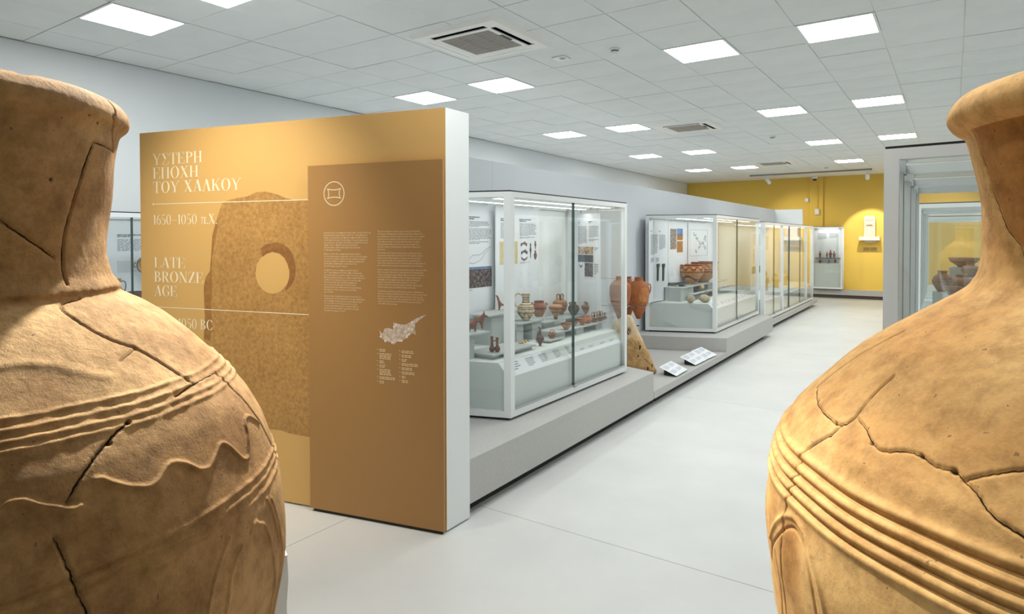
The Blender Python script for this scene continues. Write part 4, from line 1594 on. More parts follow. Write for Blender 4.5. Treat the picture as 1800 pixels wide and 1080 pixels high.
# view-right direction in plan at the showcases
VR = math.atan2(_rt[1], _rt[0])
# camera azimuth helper: handle on the view-left = VR+pi
JUG = [(.30, 0), (.42, .02), (.95, .28), (1.0, .40), (.86, .56), (.46, .66), (.40, .72), (.42, .9), (.50, 1.0)]
b_, h_, w_ = vz(924.5, 564, 516, 31, z_r3)
vessel('jug', 'tall cream jug with brown stripes and a looped handle', 'jug', b_, h_, w_, JUG,
       stripes(CREAMC, srgb(92, 76, 60), (.95, .86, .77, .68, .6, .52, .45, .3), .018, wavy=(.22, .10, 5, .03)), [(VR + math.pi, [(.42, .90), (.8, 1.0), (1.22, .92), (1.32, .72), (1.15, .56), (.88, .48)], .085)])
b_, h_, w_ = vz(947.5, 557, 529, 27, z_r3)
JAR = [(.42, 0), (.50, .03), (.95, .50), (1.0, .60), (.80, .80), (.60, .88), (.60, .95), (.70, 1.0)]
vessel('jar', 'squat red-brown jar with two lugs beside the cream jug', 'jar', b_, h_, w_, JAR, stripes(RED, REDD, (.62, .54, .95), .03, below=(.48, TAN)),
       [(VR + math.pi, [(.9, .72), (1.08, .80), (.8, .88)], .09), (VR, [(.9, .72), (1.08, .80), (.8, .88)], .09)])
PIRI = [(.22, 0), (.28, .03), (.24, .12), (.40, .32), (.92, .74), (1.0, .84), (.8, .95), (.42, 1.0), (.2, 1.0)]
b_, h_, w_ = vz(977, 561.5, 535.5, 26, z_r4)
vessel('stirrup_jar', 'tapering striped jar on a narrow foot in the back row', 'jar', b_, h_, w_, PIRI, stripes(BUFF, RED, (.86, .76, .72, .5), .03, below=(.18, REDD)), mouth=False)
STIR = [(.34, 0), (.40, .02), (.80, .22), (1.0, .48), (.92, .64), (.5, .76), (.22, .80), (.18, .80)]
b0 = b_ + np.array([-.10, .20, 0])
st_h = [(VR + math.pi, [(.34, .72), (.42, .98), (.1, 1.0), (0, .95)], .10), (VR, [(.34, .72), (.42, .98), (.1, 1.0), (0, .95)], .10)]
fs = [('false_neck', [(0, 0, .76), (0, 0, .99)], [.13, .15], REDD), ('spout', [(.30, -.42, .70), (.36, -.50, .98)], [.10, .13], REDD)]
bb, hh, ww = vz(984.5, 553, 518, 27, z_r4)
vessel('stirrup_jar', 'banded jar with stirrup handles standing behind the tapering jar', 'jar', bb, hh, ww, STIR, stripes(TAN, RED, (.6, .5, .42, .3), .03), st_h, fs, mouth=False)
b_, h_, w_ = vz(1008.5, 554, 531, 21, z_r4)
vessel('jar', 'dark reddish round jar with a short wide neck, behind the glass seam', 'jar', b_, h_, w_, [(.34, 0), (.42, .02), (.9, .35), (1.0, .5), (.8, .72), (.42, .82), (.42, .94), (.5, 1)], stripes(REDD, DKB, (.95, .6, .42), .03), [(VR + math.pi, [(.6, .78), (.75, .92), (.45, .94)], .1)])
b_, h_, w_ = vz(1031, 552.5, 530.5, 19.5, z_r4)
vessel('stirrup_jar', 'small round stirrup jar at the right end of the back row', 'jar', b_, h_, w_, [(.30, 0), (.36, .03), (.30, .08), (.8, .38), (1.0, .58), (.86, .72), (.3, .82), (.2, .82)], stripes(TAN, REDD, (.7, .6, .5, .4), .025), st_h, fs, mouth=False)
# bowls and little jars on the long low riser
BOWL = [(.36, 0), (.42, .05), (.40, .12), (.85, .55), (1.0, .85), (.96, 1.0)]
b_, h_, w_ = vz(995.5, 579.5, 567.5, 20, z_r7)
vessel('bowl', 'buff bowl at the left end of the low riser, left of the glass seam', 'bowl', b_, h_, w_, BOWL, stripes(TAN, REDD, (.92,), .07), [(VR, [(.9, .7), (1.25, .95), (.95, .98)], .07)])
b_, h_, w_ = vz(1009.5, 573, 565, 13, z_r7)
vessel('cup', 'small brown cup right behind the glass seam', 'cup', b_, h_, w_, BOWL, stripes(TAN, REDD, (.9,), .1), [(VR + math.pi, [(.9, .4), (1.4, .7), (.95, .95)], .1)])
b_, h_, w_ = vz(1023.5, 571.5, 560, 17.5, z_r7)
vessel('bowl', 'red-brown bowl in the middle of the low riser', 'bowl', b_, h_, w_, BOWL, stripes(ORNG, RED, (.9, .5), .06))
b_, h_, w_ = vz(1033, 568.5, 554.5, 17, z_r7)
vessel('jar', 'round orange jar with a flaring lip next to the red-brown bowl', 'jar', b_, h_, w_, [(.4, 0), (.45, .03), (.95, .4), (1, .55), (.6, .8), (.45, .86), (.6, 1)], stripes(ORNG, RED, (.62, .9), .05))
for (cx, yb, yt, w, lb) in ((1044.5, 566.5, 549.5, 15, 'small stirrup jar with dark handles, leftmost of three'), (1054.5, 564.3, 547.5, 13, 'small stirrup jar with dark handles, middle of three'), (1062.5, 562, 550, 9, 'tiny stirrup jar with dark handles, rightmost of three')):
    b_, h_, w_ = vz(cx, yb, yt, w, z_r7)
    vessel('stirrup_jar', lb, 'jar', b_, h_, w_, [(.40, 0), (.5, .03), (.95, .22), (1.0, .34), (.8, .50), (.3, .58), (.2, .6)], stripes(TAN, DKB, (.42, .3), .05),
           [(VR + math.pi, [(.5, .5), (.6, .95), (.1, 1), (0, .9)], .14), (VR, [(.5, .5), (.6, .95), (.1, 1), (0, .9)], .14)], [('false_neck', [(0, 0, .56), (0, 0, .98)], [.16, .18], DKB), ('spout', [(.3, -.5, .5), (.4, -.6, .9)], [.14, .18], DKB)], mouth=False, group='three small stirrup jars')
b_, h_, w_ = vz(949.5, 608.5, 575, 15, DZ1)
vessel('flask', 'dark narrow-necked flask with a beaked spout standing on the deck', 'flask', b_, h_, w_, [(.32, 0), (.36, .02), (.22, .06), (.85, .28), (1, .38), (.75, .5), (.30, .6), (.24, .7), (.26, .84), (.2, .88)], stripes(srgb(98, 74, 64), DKB, (.4,), .02),
       [(VR + math.pi, [(.5, .52), (.62, .62), (.28, .78)], .09)], [('beak', [(0, 0, .86), (-.1, 0, .94), (-.55, .0, 1.0)], [.22, .2, .12], srgb(98, 74, 64))], mouth=False)
b_, h_, w_ = vz(970, 595, 583.5, 13.5, z_r6)
vessel('spouted_jar', 'small round brown jar with a basket handle on its own riser', 'jar', b_, h_, w_, [(.4, 0), (.5, .03), (.98, .4), (1, .55), (.7, .82), (.3, .92), (.2, .94)], stripes(srgb(150, 106, 76), REDD, (.7, .5), .03), [(VR + math.pi, [(.6, .85), (.2, 1.3), (-.4, 1.25), (-.7, .85)], .10)], [('spout', [(.4, -.4, .8), (.65, -.6, 1.1)], [.14, .10], srgb(150, 106, 76))], mouth=False)
# twin jug: two necks on two joined bodies
b_, h_, w_ = vz(869.5, 619, 591.5, 15, z_r5)
t = thing('twin_jug', 'reddish-brown twin jug with two tall necks, at the front left', 'jug', b_)
for i, off in enumerate((-.5, .5)):
    c = b_ + np.array([math.cos(VR), math.sin(VR), 0]) * off * w_ * .62
    pr = smooth_prof([(.16, 0), (.2, .02), (.34, .14), (.36, .24), (.22, .38), (.15, .45), (.15, .8), (.2, 1.0 if i == 0 else .93)], 24)
    k = MB()
    k.lathe([(r * w_, z * h_) for r, z in pr], 20, c, colf=lambda z, a, r: srgb(128, 76, 50) if z > h_ * .5 else srgb(110, 64, 46))
    k.build('body', CLAY, t, smooth='all')
k = MB()
c = b_
ex = np.array([math.cos(VR), math.sin(VR), 0])
k.tube([c - ex * w_ * .3 + np.array([0, 0, h_ * .7]), c + np.array([0, 0, h_ * .72]), c + ex * w_ * .3 + np.array([0, 0, h_ * .7])], w_ * .06, 8, col=srgb(110, 64, 46))
k.build('bridge', CLAY, t, smooth='all')


# figurines grown from a skeleton
def skin(name, verts, edges, radii, m, parent=None, at=None, sub=2):
    me = bpy.data.meshes.new(name)
    o0 = np.array(at if at is not None else ORIG[parent.name], float)
    me.from_pydata([tuple(np.array(v) - o0) for v in verts], edges, [])
    o = bpy.data.objects.new(name, me)
    COL.objects.link(o)
    md = o.modifiers.new('s', 'SKIN')
    sv = me.skin_vertices[0].data
    for i, r in enumerate(radii):
        sv[i].radius = (r, r)
    sv[0].use_root = True
    o.modifiers.new('d', 'SUBSURF').levels = sub
    dg = bpy.context.evaluated_depsgraph_get()
    dg.update()
    m2 = bpy.data.meshes.new_from_object(o.evaluated_get(dg))
    m2.name = name
    o.modifiers.clear()
    o.data = m2
    bpy.data.meshes.remove(me)
    m2.materials.clear()
    m2.materials.append(m)
    m2.polygons.foreach_set('use_smooth', [True] * len(m2.polygons))
    if parent:
        o.parent = parent
        ORIG[o.name] = o0
    else:
        o.location = o0
    return o


TERRA = mat('terracotta', srgb(142, 86, 56), .7, col2=srgb(112, 64, 44), nscale=30)


def animal(label, cx, yb, yt, w, z, ears):
    b_, h_, w_ = vz(cx, yb, yt, w, z)
    t = thing('animal_figurine', label, 'figurine', b_, 'terracotta animal figures')
    ex = np.array([math.cos(VR), math.sin(VR), 0])
    ey = np.array([-ex[1], ex[0], 0])

    def p(x, y, zz):
        return b_ + ex * x * w_ + ey * y * w_ + np.array([0, 0, zz * h_])
    V = [p(-.15, 0, .50), p(.12, 0, .55), p(.26, 0, .72), p(.40, 0, .74), p(.56, 0, .66),
         p(-.38, 0, .50), p(-.46, 0, .30),
         p(-.34, -.10, .28), p(-.34, -.11, .0), p(-.34, .10, .28), p(-.34, .11, .0),
         p(.16, -.10, .28), p(.18, -.11, .0), p(.16, .10, .28), p(.18, .11, .0),
         p(.30, -.06, .88), p(.30, -.08, 1.0), p(.30, .06, .88), p(.30, .08, 1.0)]
    E_ = [(0, 1), (1, 2), (2, 3), (3, 4), (0, 5), (5, 6), (5, 7), (7, 8), (5, 9), (9, 10), (1, 11), (11, 12), (1, 13), (13, 14), (2, 15), (15, 16), (2, 17), (17, 18)]
    u = h_
    R_ = [.17 * u, .16 * u, .11 * u, .09 * u, .05 * u, .15 * u, .03 * u] + [.075 * u, .055 * u] * 4 + [.04 * u, .025 * u] * 2
    skin('body', V, E_, R_, TERRA, t)
    return t


animal('terracotta animal figure with upright ears, turned to the right', 843, 578, 547, 26, z_r1, True)
animal('smaller terracotta animal figure in front, cut by the partition edge', 832, 583.5, 557.5, 20, z_r1, True)
b_, h_, w_ = vz(879, 545.5, 520, 18, z_r2)
t = thing('branched_figurine', 'thin brown branching clay figure beside the corner post', 'figurine', b_)
ex = np.array([math.cos(VR), math.sin(VR), 0])
ey = np.array([-ex[1], ex[0], 0])
pp = lambda x, z, y=0: b_ + ex * x * w_ + ey * y * w_ + np.array([0, 0, z * h_])
skin('body', [pp(0, .42), pp(-.22, .85), pp(-.3, 1.0), pp(-.1, .0, .1), pp(.3, .36), pp(.55, .32), pp(.6, .0, .1), pp(.6, .0, -.15), pp(-.1, 0, -.15), pp(-.45, .97)],
     [(0, 1), (1, 2), (0, 3), (0, 4), (4, 5), (5, 6), (5, 7), (0, 8), (2, 9)], [.10 * h_, .075 * h_, .06 * h_, .045 * h_, .07 * h_, .07 * h_, .045 * h_, .045 * h_, .045 * h_, .035 * h_], TERRA, t)
# gold pieces on the front riser
GOLD = mat('old_gold', srgb(200, 160, 90), .35, metal=.7)
for i, (x, y) in enumerate(((916, 603), (921, 601.5), (926, 600))):
    c = at(x, y, z=z_r5 + .006)
    k = MB()
    pts = [(c[0] + .018 * math.cos(a * .6), c[1] + .018 * math.sin(a * .6), c[2] + .001) for a in range(10)]
    k.tube(pts, .006, 6)
    tag(k.build('gold_ornament', GOLD, at=(c[0], c[1], z_r5), smooth='all'), 'small gold ring ornament on the front riser, %s of three' % ('leftmost', 'middle', 'rightmost')[i], 'jewellery', 'three gold ornaments')

# second showcase
b_, h_, w_ = vz(1215, 499.5, 465, 44, z_s1)
KRA = [(.36, 0), (.42, .02), (.38, .06), (.72, .28), (1.0, .62), (.99, .78), (.86, .90), (.88, .98), (.92, 1.0)]


def krater_col(t, a, r):
    if t > .93: return srgb(150, 82, 50)
    if .60 < t < .64 or .66 < t < .68: return srgb(122, 66, 44)
    if .70 < t < .90:
        u = (a * 9 / math.pi) % 2
        return srgb(122, 66, 44) if abs((t - .80) * 8 - .6 * math.cos(u * math.pi)) < .5 else srgb(206, 146, 92)
    if abs(t - (.30 + .09 * math.sin(a * 3))) < .05: return srgb(112, 60, 42)
    return srgb(206, 148, 96) if t > .6 else srgb(196, 146, 100)


vessel('painted_bowl', 'large round orange bowl with a brown wavy band, left in the second showcase', 'bowl', b_, h_, w_, KRA, krater_col, n=96, rows=80)
b_, h_, w_ = vpx(1236, 494, 458, 50, -3.56)
b_[2] = z_s1
vessel('painted_bowl', 'even larger painted bowl with a flat lip standing behind the wavy-banded one', 'bowl', b_, h_, w_, [(.34, 0), (.4, .02), (.36, .06), (.7, .26), (.98, .55), (1.0, .66), (.98, .9), (1.05, .97), (1.02, 1)],
       lambda t, a, r: srgb(118, 70, 50) if (t > .93 or .5 < t < .56 or .62 < t < .66 or (.7 < t < .9 and ((a * 14 / math.pi + t * 8) % 2) < .5)) else srgb(196, 146, 104), n=96, rows=70)
b_ = at(1190, 503.5, z=z_s1)
m_ = mpp(b_)
t = thing('lamp_vessel', 'flat black vessel with a handle on the left end of the bowl riser', 'vessel', b_)
DKC = mat('black_stoneware', srgb(34, 36, 38), .5)
k = MB()
k.lathe([(.10 * 30 * m_, 0), (.27 * 30 * m_, 3 * m_), (.33 * 30 * m_, 6 * m_), (.30 * 30 * m_, 6.5 * m_), (.1, 3 * m_)], 24, b_ + ex * 8 * m_, close=True)
k.build('bowl', DKC, t, smooth=True)
k = MB()
k.tube([b_ - ex * 2 * m_ + np.array([0, 0, 4 * m_]), b_ - ex * 10 * m_ + np.array([0, 0, 3.5 * m_]), b_ - ex * 15 * m_ + np.array([0, 0, 4.5 * m_])], [3 * m_, 3.2 * m_, 2 * m_], 8)
k.build('handle', DKC, t, smooth=True)


def rock(name, label, cat, base, sx, sy, sz, m, seed, group=None, res=3, rough=.12, rot=0.0):
    import bmesh
    bm = bmesh.new()
    bmesh.ops.create_icosphere(bm, subdivisions=res, radius=1)
    r = random.Random(seed)
    ks = [(Vector((r.uniform(-1, 1), r.uniform(-1, 1), r.uniform(-1, 1))) * r.uniform(1.5, 4), r.uniform(0, 6)) for _ in range(8)]
    zm = 9
    for v in bm.verts:
        d = 1 + rough * sum(math.sin(k_.dot(v.co) + ph) for k_, ph in ks) / 3
        p = v.co * d
        x, y = p.x * sx, p.y * sy
        v.co = Vector((x * math.cos(rot) - y * math.sin(rot), x * math.sin(rot) + y * math.cos(rot), p.z * sz))
        zm = min(zm, v.co.z)
    for v in bm.verts:
        v.co.z -= zm
    me = bpy.data.meshes.new(name)
    bm.to_mesh(me)
    bm.free()
    me.materials.append(m)
    me.polygons.foreach_set('use_smooth', [True] * len(me.polygons))
    o = bpy.data.objects.new(name, me)
    COL.objects.link(o)
    o.location = tuple(base)
    return tag(o, label, cat, group)


LIME = mat('pale_stone', srgb(206, 192, 164), .85, col2=srgb(176, 160, 132), nscale=30, bump=.4, bscale=80)
BONE = mat('sherd_buff', srgb(206, 186, 156), .8, col2=srgb(168, 140, 108), nscale=20)
for (x, y, w, h_, lb, sd) in ((1214.5, 533, 15, 13.5, 'rounded pale stone, left of the two on the second showcase deck', 1), (1238, 532, 21, 14, 'long pale broken stone, right of the two on the second showcase deck', 2)):
    p = at(x, y, z=DZ2)
    m_ = mpp(p)
    rock('stone_tool', lb, 'stone', p, w * m_ / 2, w * m_ / 2.6, h_ * m_ / 2, LIME, sd, 'pale stones on the deck', rot=VR)
p = at(1232, 511.5, z=z_s2)
m_ = mpp(p)
rock('stone_mace', 'round brownish stone mace head with a hole, behind the pale stones', 'stone', p, 6.5 * m_, 5.5 * m_, 6 * m_, BONE, 5)
rr = random.Random(5)
for i in range(9):
    x = 1242 + i * 6.2 + rr.uniform(-1, 1)
    y = 513.5 - i * 1.35 + rr.uniform(-1, 1)
    p = at(x, y, z=z_s2)
    m_ = mpp(p)
    rock('sherd', 'small buff sherd in the row on the low riser, number %s from the mace head' % ('one two three four five six seven eight nine'.split()[i]), 'sherd', p, rr.uniform(3, 5) * m_, 2.4 * m_, 1.3 * m_, BONE, 20 + i, 'buff sherds on the low riser', res=2, rot=VR + rr.uniform(-.5, .5))
p = at(1313, 512, z=DZ2)
m_ = mpp(p)
vessel('bowl', 'small pale bowl at the far right of the second showcase', 'bowl', p, 7 * m_, 9 * m_, BOWL, stripes(CREAMC, TAN, (.9,), .05))

# farthest showcase: a few statuettes
for (y, h_, lb, sd) in ((14.6, .42, 'pale statuette near the middle of the farthest showcase', 1), (15.6, .34, 'stout pale jug-like figure in the farthest showcase', 2), (16.5, .38, 'rightmost pale statuette in the farthest showcase', 3)):
    vessel('statuette', lb, 'figurine', (-3.35, y, .62), h_, .16 + .03 * sd, [(.5, 0), (.6, .03), (.5, .3), (.8, .5), (.7, .68), (.3, .74), (.42, .86), (.3, .98), (.05, 1)], stripes(srgb(200, 180, 140), TAN, (.5,), .03), mouth=False, group='pale statuettes')

# wall case figurines
for i, (cx, yb, yt, w, zz, lb) in enumerate(((1441.3, 455.5, 443.5, 4.2, 1.175, 'red figurine at the left end of the upper shelf in the yellow-wall case'), (1453.5, 455.5, 444.5, 3.6, 1.175, 'small red figurine, second on the upper shelf in the yellow-wall case'),
                                             (1459.7, 455.5, 441.5, 5.6, 1.175, 'largest red figurine, third on the upper shelf in the yellow-wall case'), (1466.3, 455.5, 443.5, 5.0, 1.175, 'red figurine at the right end of the upper shelf in the yellow-wall case'),
                                             (1441.3, 464.5, 458.5, 6.0, 1.02, 'squat red figurine with spread arms under the shelf'), (1457, 465.5, 459, 2.2, 1.02, 'tiny dark figurine in the middle under the shelf'), (1468, 466.5, 457.5, 3.6, 1.02, 'red figurine at the right under the shelf'))):
    b_ = at(cx, yb, Y=20.77)
    m_ = mpp(b_)
    b_[2] = zz
    vessel('idol', lb, 'figurine', b_, (yb - yt) * m_, w * m_, [(.5, 0), (.6, .03), (.5, .25), (.9, .45), (1, .55), (.5, .68), (.3, .74), (.5, .85), (.4, .96), (.1, 1)], stripes(srgb(140, 70, 50), srgb(90, 50, 40), (.5,), .05), mouth=False, group='red figurines in the yellow-wall case', n=16, rows=24)

# right showcases: brown jars on the middle deck
for (cx, yb, yt, w, Y_, lb) in ((1656.5, 513, 476, 32, 9.0, 'round dark brown jar seen through the right-hand glass'), (1690, 511, 483, 37, 9.4, 'wide brown bowl beside the round dark jar behind glass'), (1674, 519, 504, 30, 8.5, 'low tan bowl in front of the brown jars behind glass'),
                                (1706, 487, 462, 28, 9.9, 'striped tan jar on the upper step behind glass, far right'), (1694, 470, 453, 46, 10.2, 'broad flat tan bowl on the upper step behind glass')):
    b_ = at(cx, yb, Y=Y_)
    m_ = mpp(b_)
    hh, ww = (yb - yt) * m_, w * m_
    vessel('stored_jar', lb, 'jar', b_, hh, ww, [(.4, 0), (.5, .03), (.95, .4), (1, .52), (.8, .74), (.42, .84), (.42, .93), (.5, 1)] if 'jar' in lb.split()[2:5] or 'round' in lb else BOWL, stripes(srgb(140, 104, 80), srgb(104, 76, 60), (.6, .5, .92), .03), group='brown vessels in the middle right showcase')
    k = MB()
    k.box(b_[0] - ww * .45, b_[1] - ww * .45, .98, b_[0] + ww * .45, b_[1] + ww * .45, b_[2])
    tag(k.build('display_block', RISER, at=(b_[0], b_[1], .98)), 'pale block under the ' + lb.split(' seen')[0].split(' beside')[0].split(' in front')[0].split(' on the')[0], 'riser', 'pale blocks in the middle right showcase')

# left wall showcase vessels
b_ = at(206, 512, X=-6.62)
m_ = mpp(b_)
vessel('jug', 'small buff jug with a loop handle in the left-wall showcase', 'jug', (b_[0], b_[1], 1.0), b_[2] + 22 * m_ - 1.0, 26 * m_, [(.5, 0), (.6, .02), (1, .4), (.8, .68), (.40, .80), (.34, .90), (.55, 1.0)], stripes(srgb(170, 150, 110), srgb(110, 88, 60), (.7, .9), .02), [(VR + .5, [(.36, .93), (.9, .92), (1.0, .78), (.8, .66)], .07)])
b_ = at(240, 524, X=-6.62)
vessel('basket_bowl', 'wide dark brown ribbed bowl beside the partition in the left-wall showcase', 'bowl', (b_[0], b_[1], 1.0), at(240, 512.5, X=-6.62)[2] - 1.0, 30 * m_, [(.5, 0), (.6, .03), (.95, .7), (1, .95), (.97, 1)], lambda t, a, r: srgb(112, 76, 50) if (a * 12) % 2 < 1 else srgb(84, 54, 38), n=64)
c = at(252, 466, X=-6.88)
t = thing('hung_dish', 'patterned brown dish hanging on the panel in the left-wall showcase', 'dish', c)
k = MB().setframe(c, (0, 1, 0), (0, 0, 1), (1, 0, 0))
k.lathe([(.0, .015), (.045, .02), (.075, .045), (.085, .05), (.09, .045), (.06, .005), (0, 0)], 32, colf=lambda z, a, r: srgb(70, 50, 36) if int(r * 110) % 2 else srgb(176, 140, 92), close=False)
k.build('bowl', CLAY, t, smooth=True)
k = MB().setframe(c, (0, 1, 0), (0, 0, 1), (1, 0, 0))
k.tube([(-.09, -.02, .03), (-.12, 0, .03), (-.09, .03, .03)], .006, 6, col=srgb(120, 88, 56))
k.build('handle', CLAY, t, smooth=True)

# ================================================================== AMPHORAE, STONE ANCHORS, CARDS ON THE LOW PLINTH
AMPH = [(.05, 0), (.22, .01), (.26, .04), (.55, .20), (.86, .42), (.98, .58), (1.0, .70), (.93, .80), (.62, .885), (.36, .925), (.33, .96), (.38, .99), (.42, 1.0)]
AMC = mat('amphora_clay', srgb(184, 112, 62), .7, col2=srgb(148, 84, 46), nscale=7, bump=.15, bscale=40)


def amphora(label, cx, X, yb, yt, w, patch, lugs=()):
    b_ = at(cx, yb, X=X)
    m_ = mpp(b_)
    h_, R = (yb - yt) * m_, w * m_ / 2
    t = thing('amphora', label, 'amphora', b_, 'amphorae by the display wall')
    k = MB()
    pr = smooth_prof(AMPH, 60)
    pr += [(pr[-1][0] * .82, .995), (pr[-1][0] * .75, .93)]
    k.lathe([(r * R, z * h_) for r, z in pr], 48, b_)
    k.build('body', AMC, t, smooth='all')
    for s in lugs:
        k = MB()
        d = np.array([math.cos(VR + s), math.sin(VR + s), 0])
        pts = [b_ + d * R * r + np.array([0, 0, z * h_]) for r, z in ((.82, .83), (1.06, .83), (1.12, .76), (1.06, .66), (.98, .60))]
        k.tube(pts, .055 * R, 8)
        k.build('handle', AMC, t, smooth='all')
    if patch:
        k = MB()
        k.setframe(b_, (math.cos(VR), math.sin(VR), 0), (-math.sin(VR), math.cos(VR), 0), (0, 0, 1))
        vs, fs = [], []
        na, nz = 12, 10
        for j in range(nz + 1):
            zz = .42 + .36 * j / nz
            rz = np.interp(zz, [q[1] for q in AMPH], [q[0] for q in AMPH]) * R * 1.012
            half = .55 * math.sin(math.pi * (.15 + .8 * j / nz)) + .1
            for i in range(na + 1):
                a = -math.pi / 2 + .45 + (i / na - .5) * 2 * half
                vs.append((rz * math.cos(a), rz * math.sin(a), zz * h_))
        for j in range(nz):
            for i in range(na):
                q = j * (na + 1) + i
                fs.append((q, q + 1, q + na + 2, q + na + 1))
        k.add(vs, fs)
        k.build('restored_sherd', mat('sherd_tan', srgb(206, 140, 88), .75, col2=srgb(176, 108, 64), nscale=14), t, smooth='all')
    # metal cradle: ring and rod to the wall
    k = MB()
    zr = b_[2] + .30 * h_
    rr_ = np.interp(.30, [q[1] for q in AMPH], [q[0] for q in AMPH]) * R + .006
    k.tube([(b_[0] + rr_ * math.cos(a * math.pi / 12), b_[1] + rr_ * math.sin(a * math.pi / 12), zr) for a in range(25)], .005, 6)
    k.tube([(b_[0] - rr_, b_[1], zr), (dwx(b_[1]) + .002, b_[1], zr)], .006, 6)
    zn = b_[2] + .945 * h_
    k.tube([(b_[0] - .32 * R, b_[1], zn), (dwx(b_[1]) + .002, b_[1], zn)], .003, 6)
    k.build('wall_support', STEEL, t)
    return t


amphora('brownish pointed amphora seen through the end of the nearest showcase', 1090, -3.42, 562, 486, 38, False)
amphora('orange pointed amphora half hidden behind the showcase corner', 1105, -3.66, 560, 486.5, 26, False)
amphora('orange pointed amphora with a mended patch, rightmost of the three', 1122.5, -3.42, 561, 487.5, 38, True, (0,))

ANCH = mat('anchor_stone', srgb(224, 202, 168), .9, col2=srgb(208, 182, 142), nscale=10, bump=.4, bscale=60)
ANCH2 = mat('anchor_stone_brown', srgb(204, 168, 118), .9, col2=srgb(172, 132, 84), nscale=14, bump=.9, bscale=45)
PIT = mat('stone_pit', srgb(66, 48, 32), .95)


def slab_stone(label, base_px, X, outline, thick, m, pits, lean):
    b_ = at(*base_px, X=X)
    b_[2] = ZLOW + .002
    m_ = mpp(b_)
    az = math.atan2(b_[1], b_[0])
    n = np.array([-math.cos(az), -math.sin(az), 0.0])        # towards the viewer
    u = np.array([-n[1], n[0], 0.0])
    if u @ _rt < 0:
        u = -u
    up = np.array([0, 0, 1.0]) * math.cos(lean) - n * math.sin(lean)
    fn = np.cross(u, up)
    if fn @ n < 0:
        fn = -fn
    t = thing('stone_anchor', label, 'stone anchor', b_, 'stone anchors on the low plinth')
    pts = [((x - base_px[0]) * m_, max(0.0, (base_px[1] - y) * m_)) for x, y in outline]
    # rounded slab: rings from the rim inward, front and back
    P2 = np.array(pts)
    d = []
    for i in range(len(P2)):
        a, b2 = P2[i], P2[(i + 1) % len(P2)]
        for j in range(5):
            d.append(a + (b2 - a) * j / 5)
    d = np.array(d)
    for _ in range(3):
        d = (np.roll(d, 1, 0) + 2 * d + np.roll(d, -1, 0)) / 4
    c = d.mean(0)
    r = random.Random(int(base_px[0]))
    nn = len(d)
    rings = []
    for s, zz in ((.0, -.46), (.55, -.5), (.86, -.46), (.96, -.34), (1.0, -.1), (1.0, .1), (.965, .32), (.88, .44), (.7, .49), (.45, .51), (.2, .52)):
        rings.append([(c[0] + (q[0] - c[0]) * s + r.uniform(-.004, .004), max(0, c[1] + (q[1] - c[1]) * s), zz * thick + r.uniform(-.006, .006)) for q in d])
    k = MB().setframe(b_ - fn * thick * .5, u, up, fn)
    vs = [p for rg in rings for p in rg]
    fs = []
    for i in range(len(rings) - 1):
        for j in range(nn):
            fs.append((i * nn + j, i * nn + (j + 1) % nn, (i + 1) * nn + (j + 1) % nn, (i + 1) * nn + j))
    fs.append(tuple(range((len(rings) - 1) * nn, len(rings) * nn)))
    k.add(vs, fs)
    k.build('slab', m, t, smooth='all')
    for (x, y, rx, ry) in pits:
        q = MB().setframe(b_ - fn * thick * .5, u, up, fn)
        cx_, cy_ = (x - base_px[0]) * m_, (base_px[1] - y) * m_
        pt = []
        for i in range(14):
            a = 2 * math.pi * i / 14
            pt.append((cx_ + rx * m_ * math.cos(a) * r.uniform(.8, 1.1), cy_ + ry * m_ * math.sin(a) * r.uniform(.8, 1.1)))
        q.prism(pt, thick * .40, thick * .525)
        q.build('pit', PIT, t)
    return t


slab_stone('tall pale stone anchor with a dark hole, leaning behind the brown one', (1118, 640), -3.12,
           [(1084, 640), (1076, 585), (1075, 562), (1080, 556), (1092, 546), (1104, 541), (1109, 543), (1118, 561), (1127, 581), (1140, 610), (1150, 636), (1152, 642)], .15, ANCH, [(1106, 571, 3.4, 7.5), (1121, 561, 3, 1.2)], .12)
slab_stone('rough brown pitted stone block in front of the pale anchor', (1130, 652), -2.98,
           [(1095, 648), (1097, 610), (1104, 592), (1110, 587), (1120, 588), (1131, 598), (1142, 618), (1151, 640), (1156, 653)], .16, ANCH2, [(1125, 606, 1.8, 5.2), (1122, 621, 1.4, 1.8), (1138.5, 642, 1.6, 3.4), (1146, 637, 1.0, 3.6)], .10)


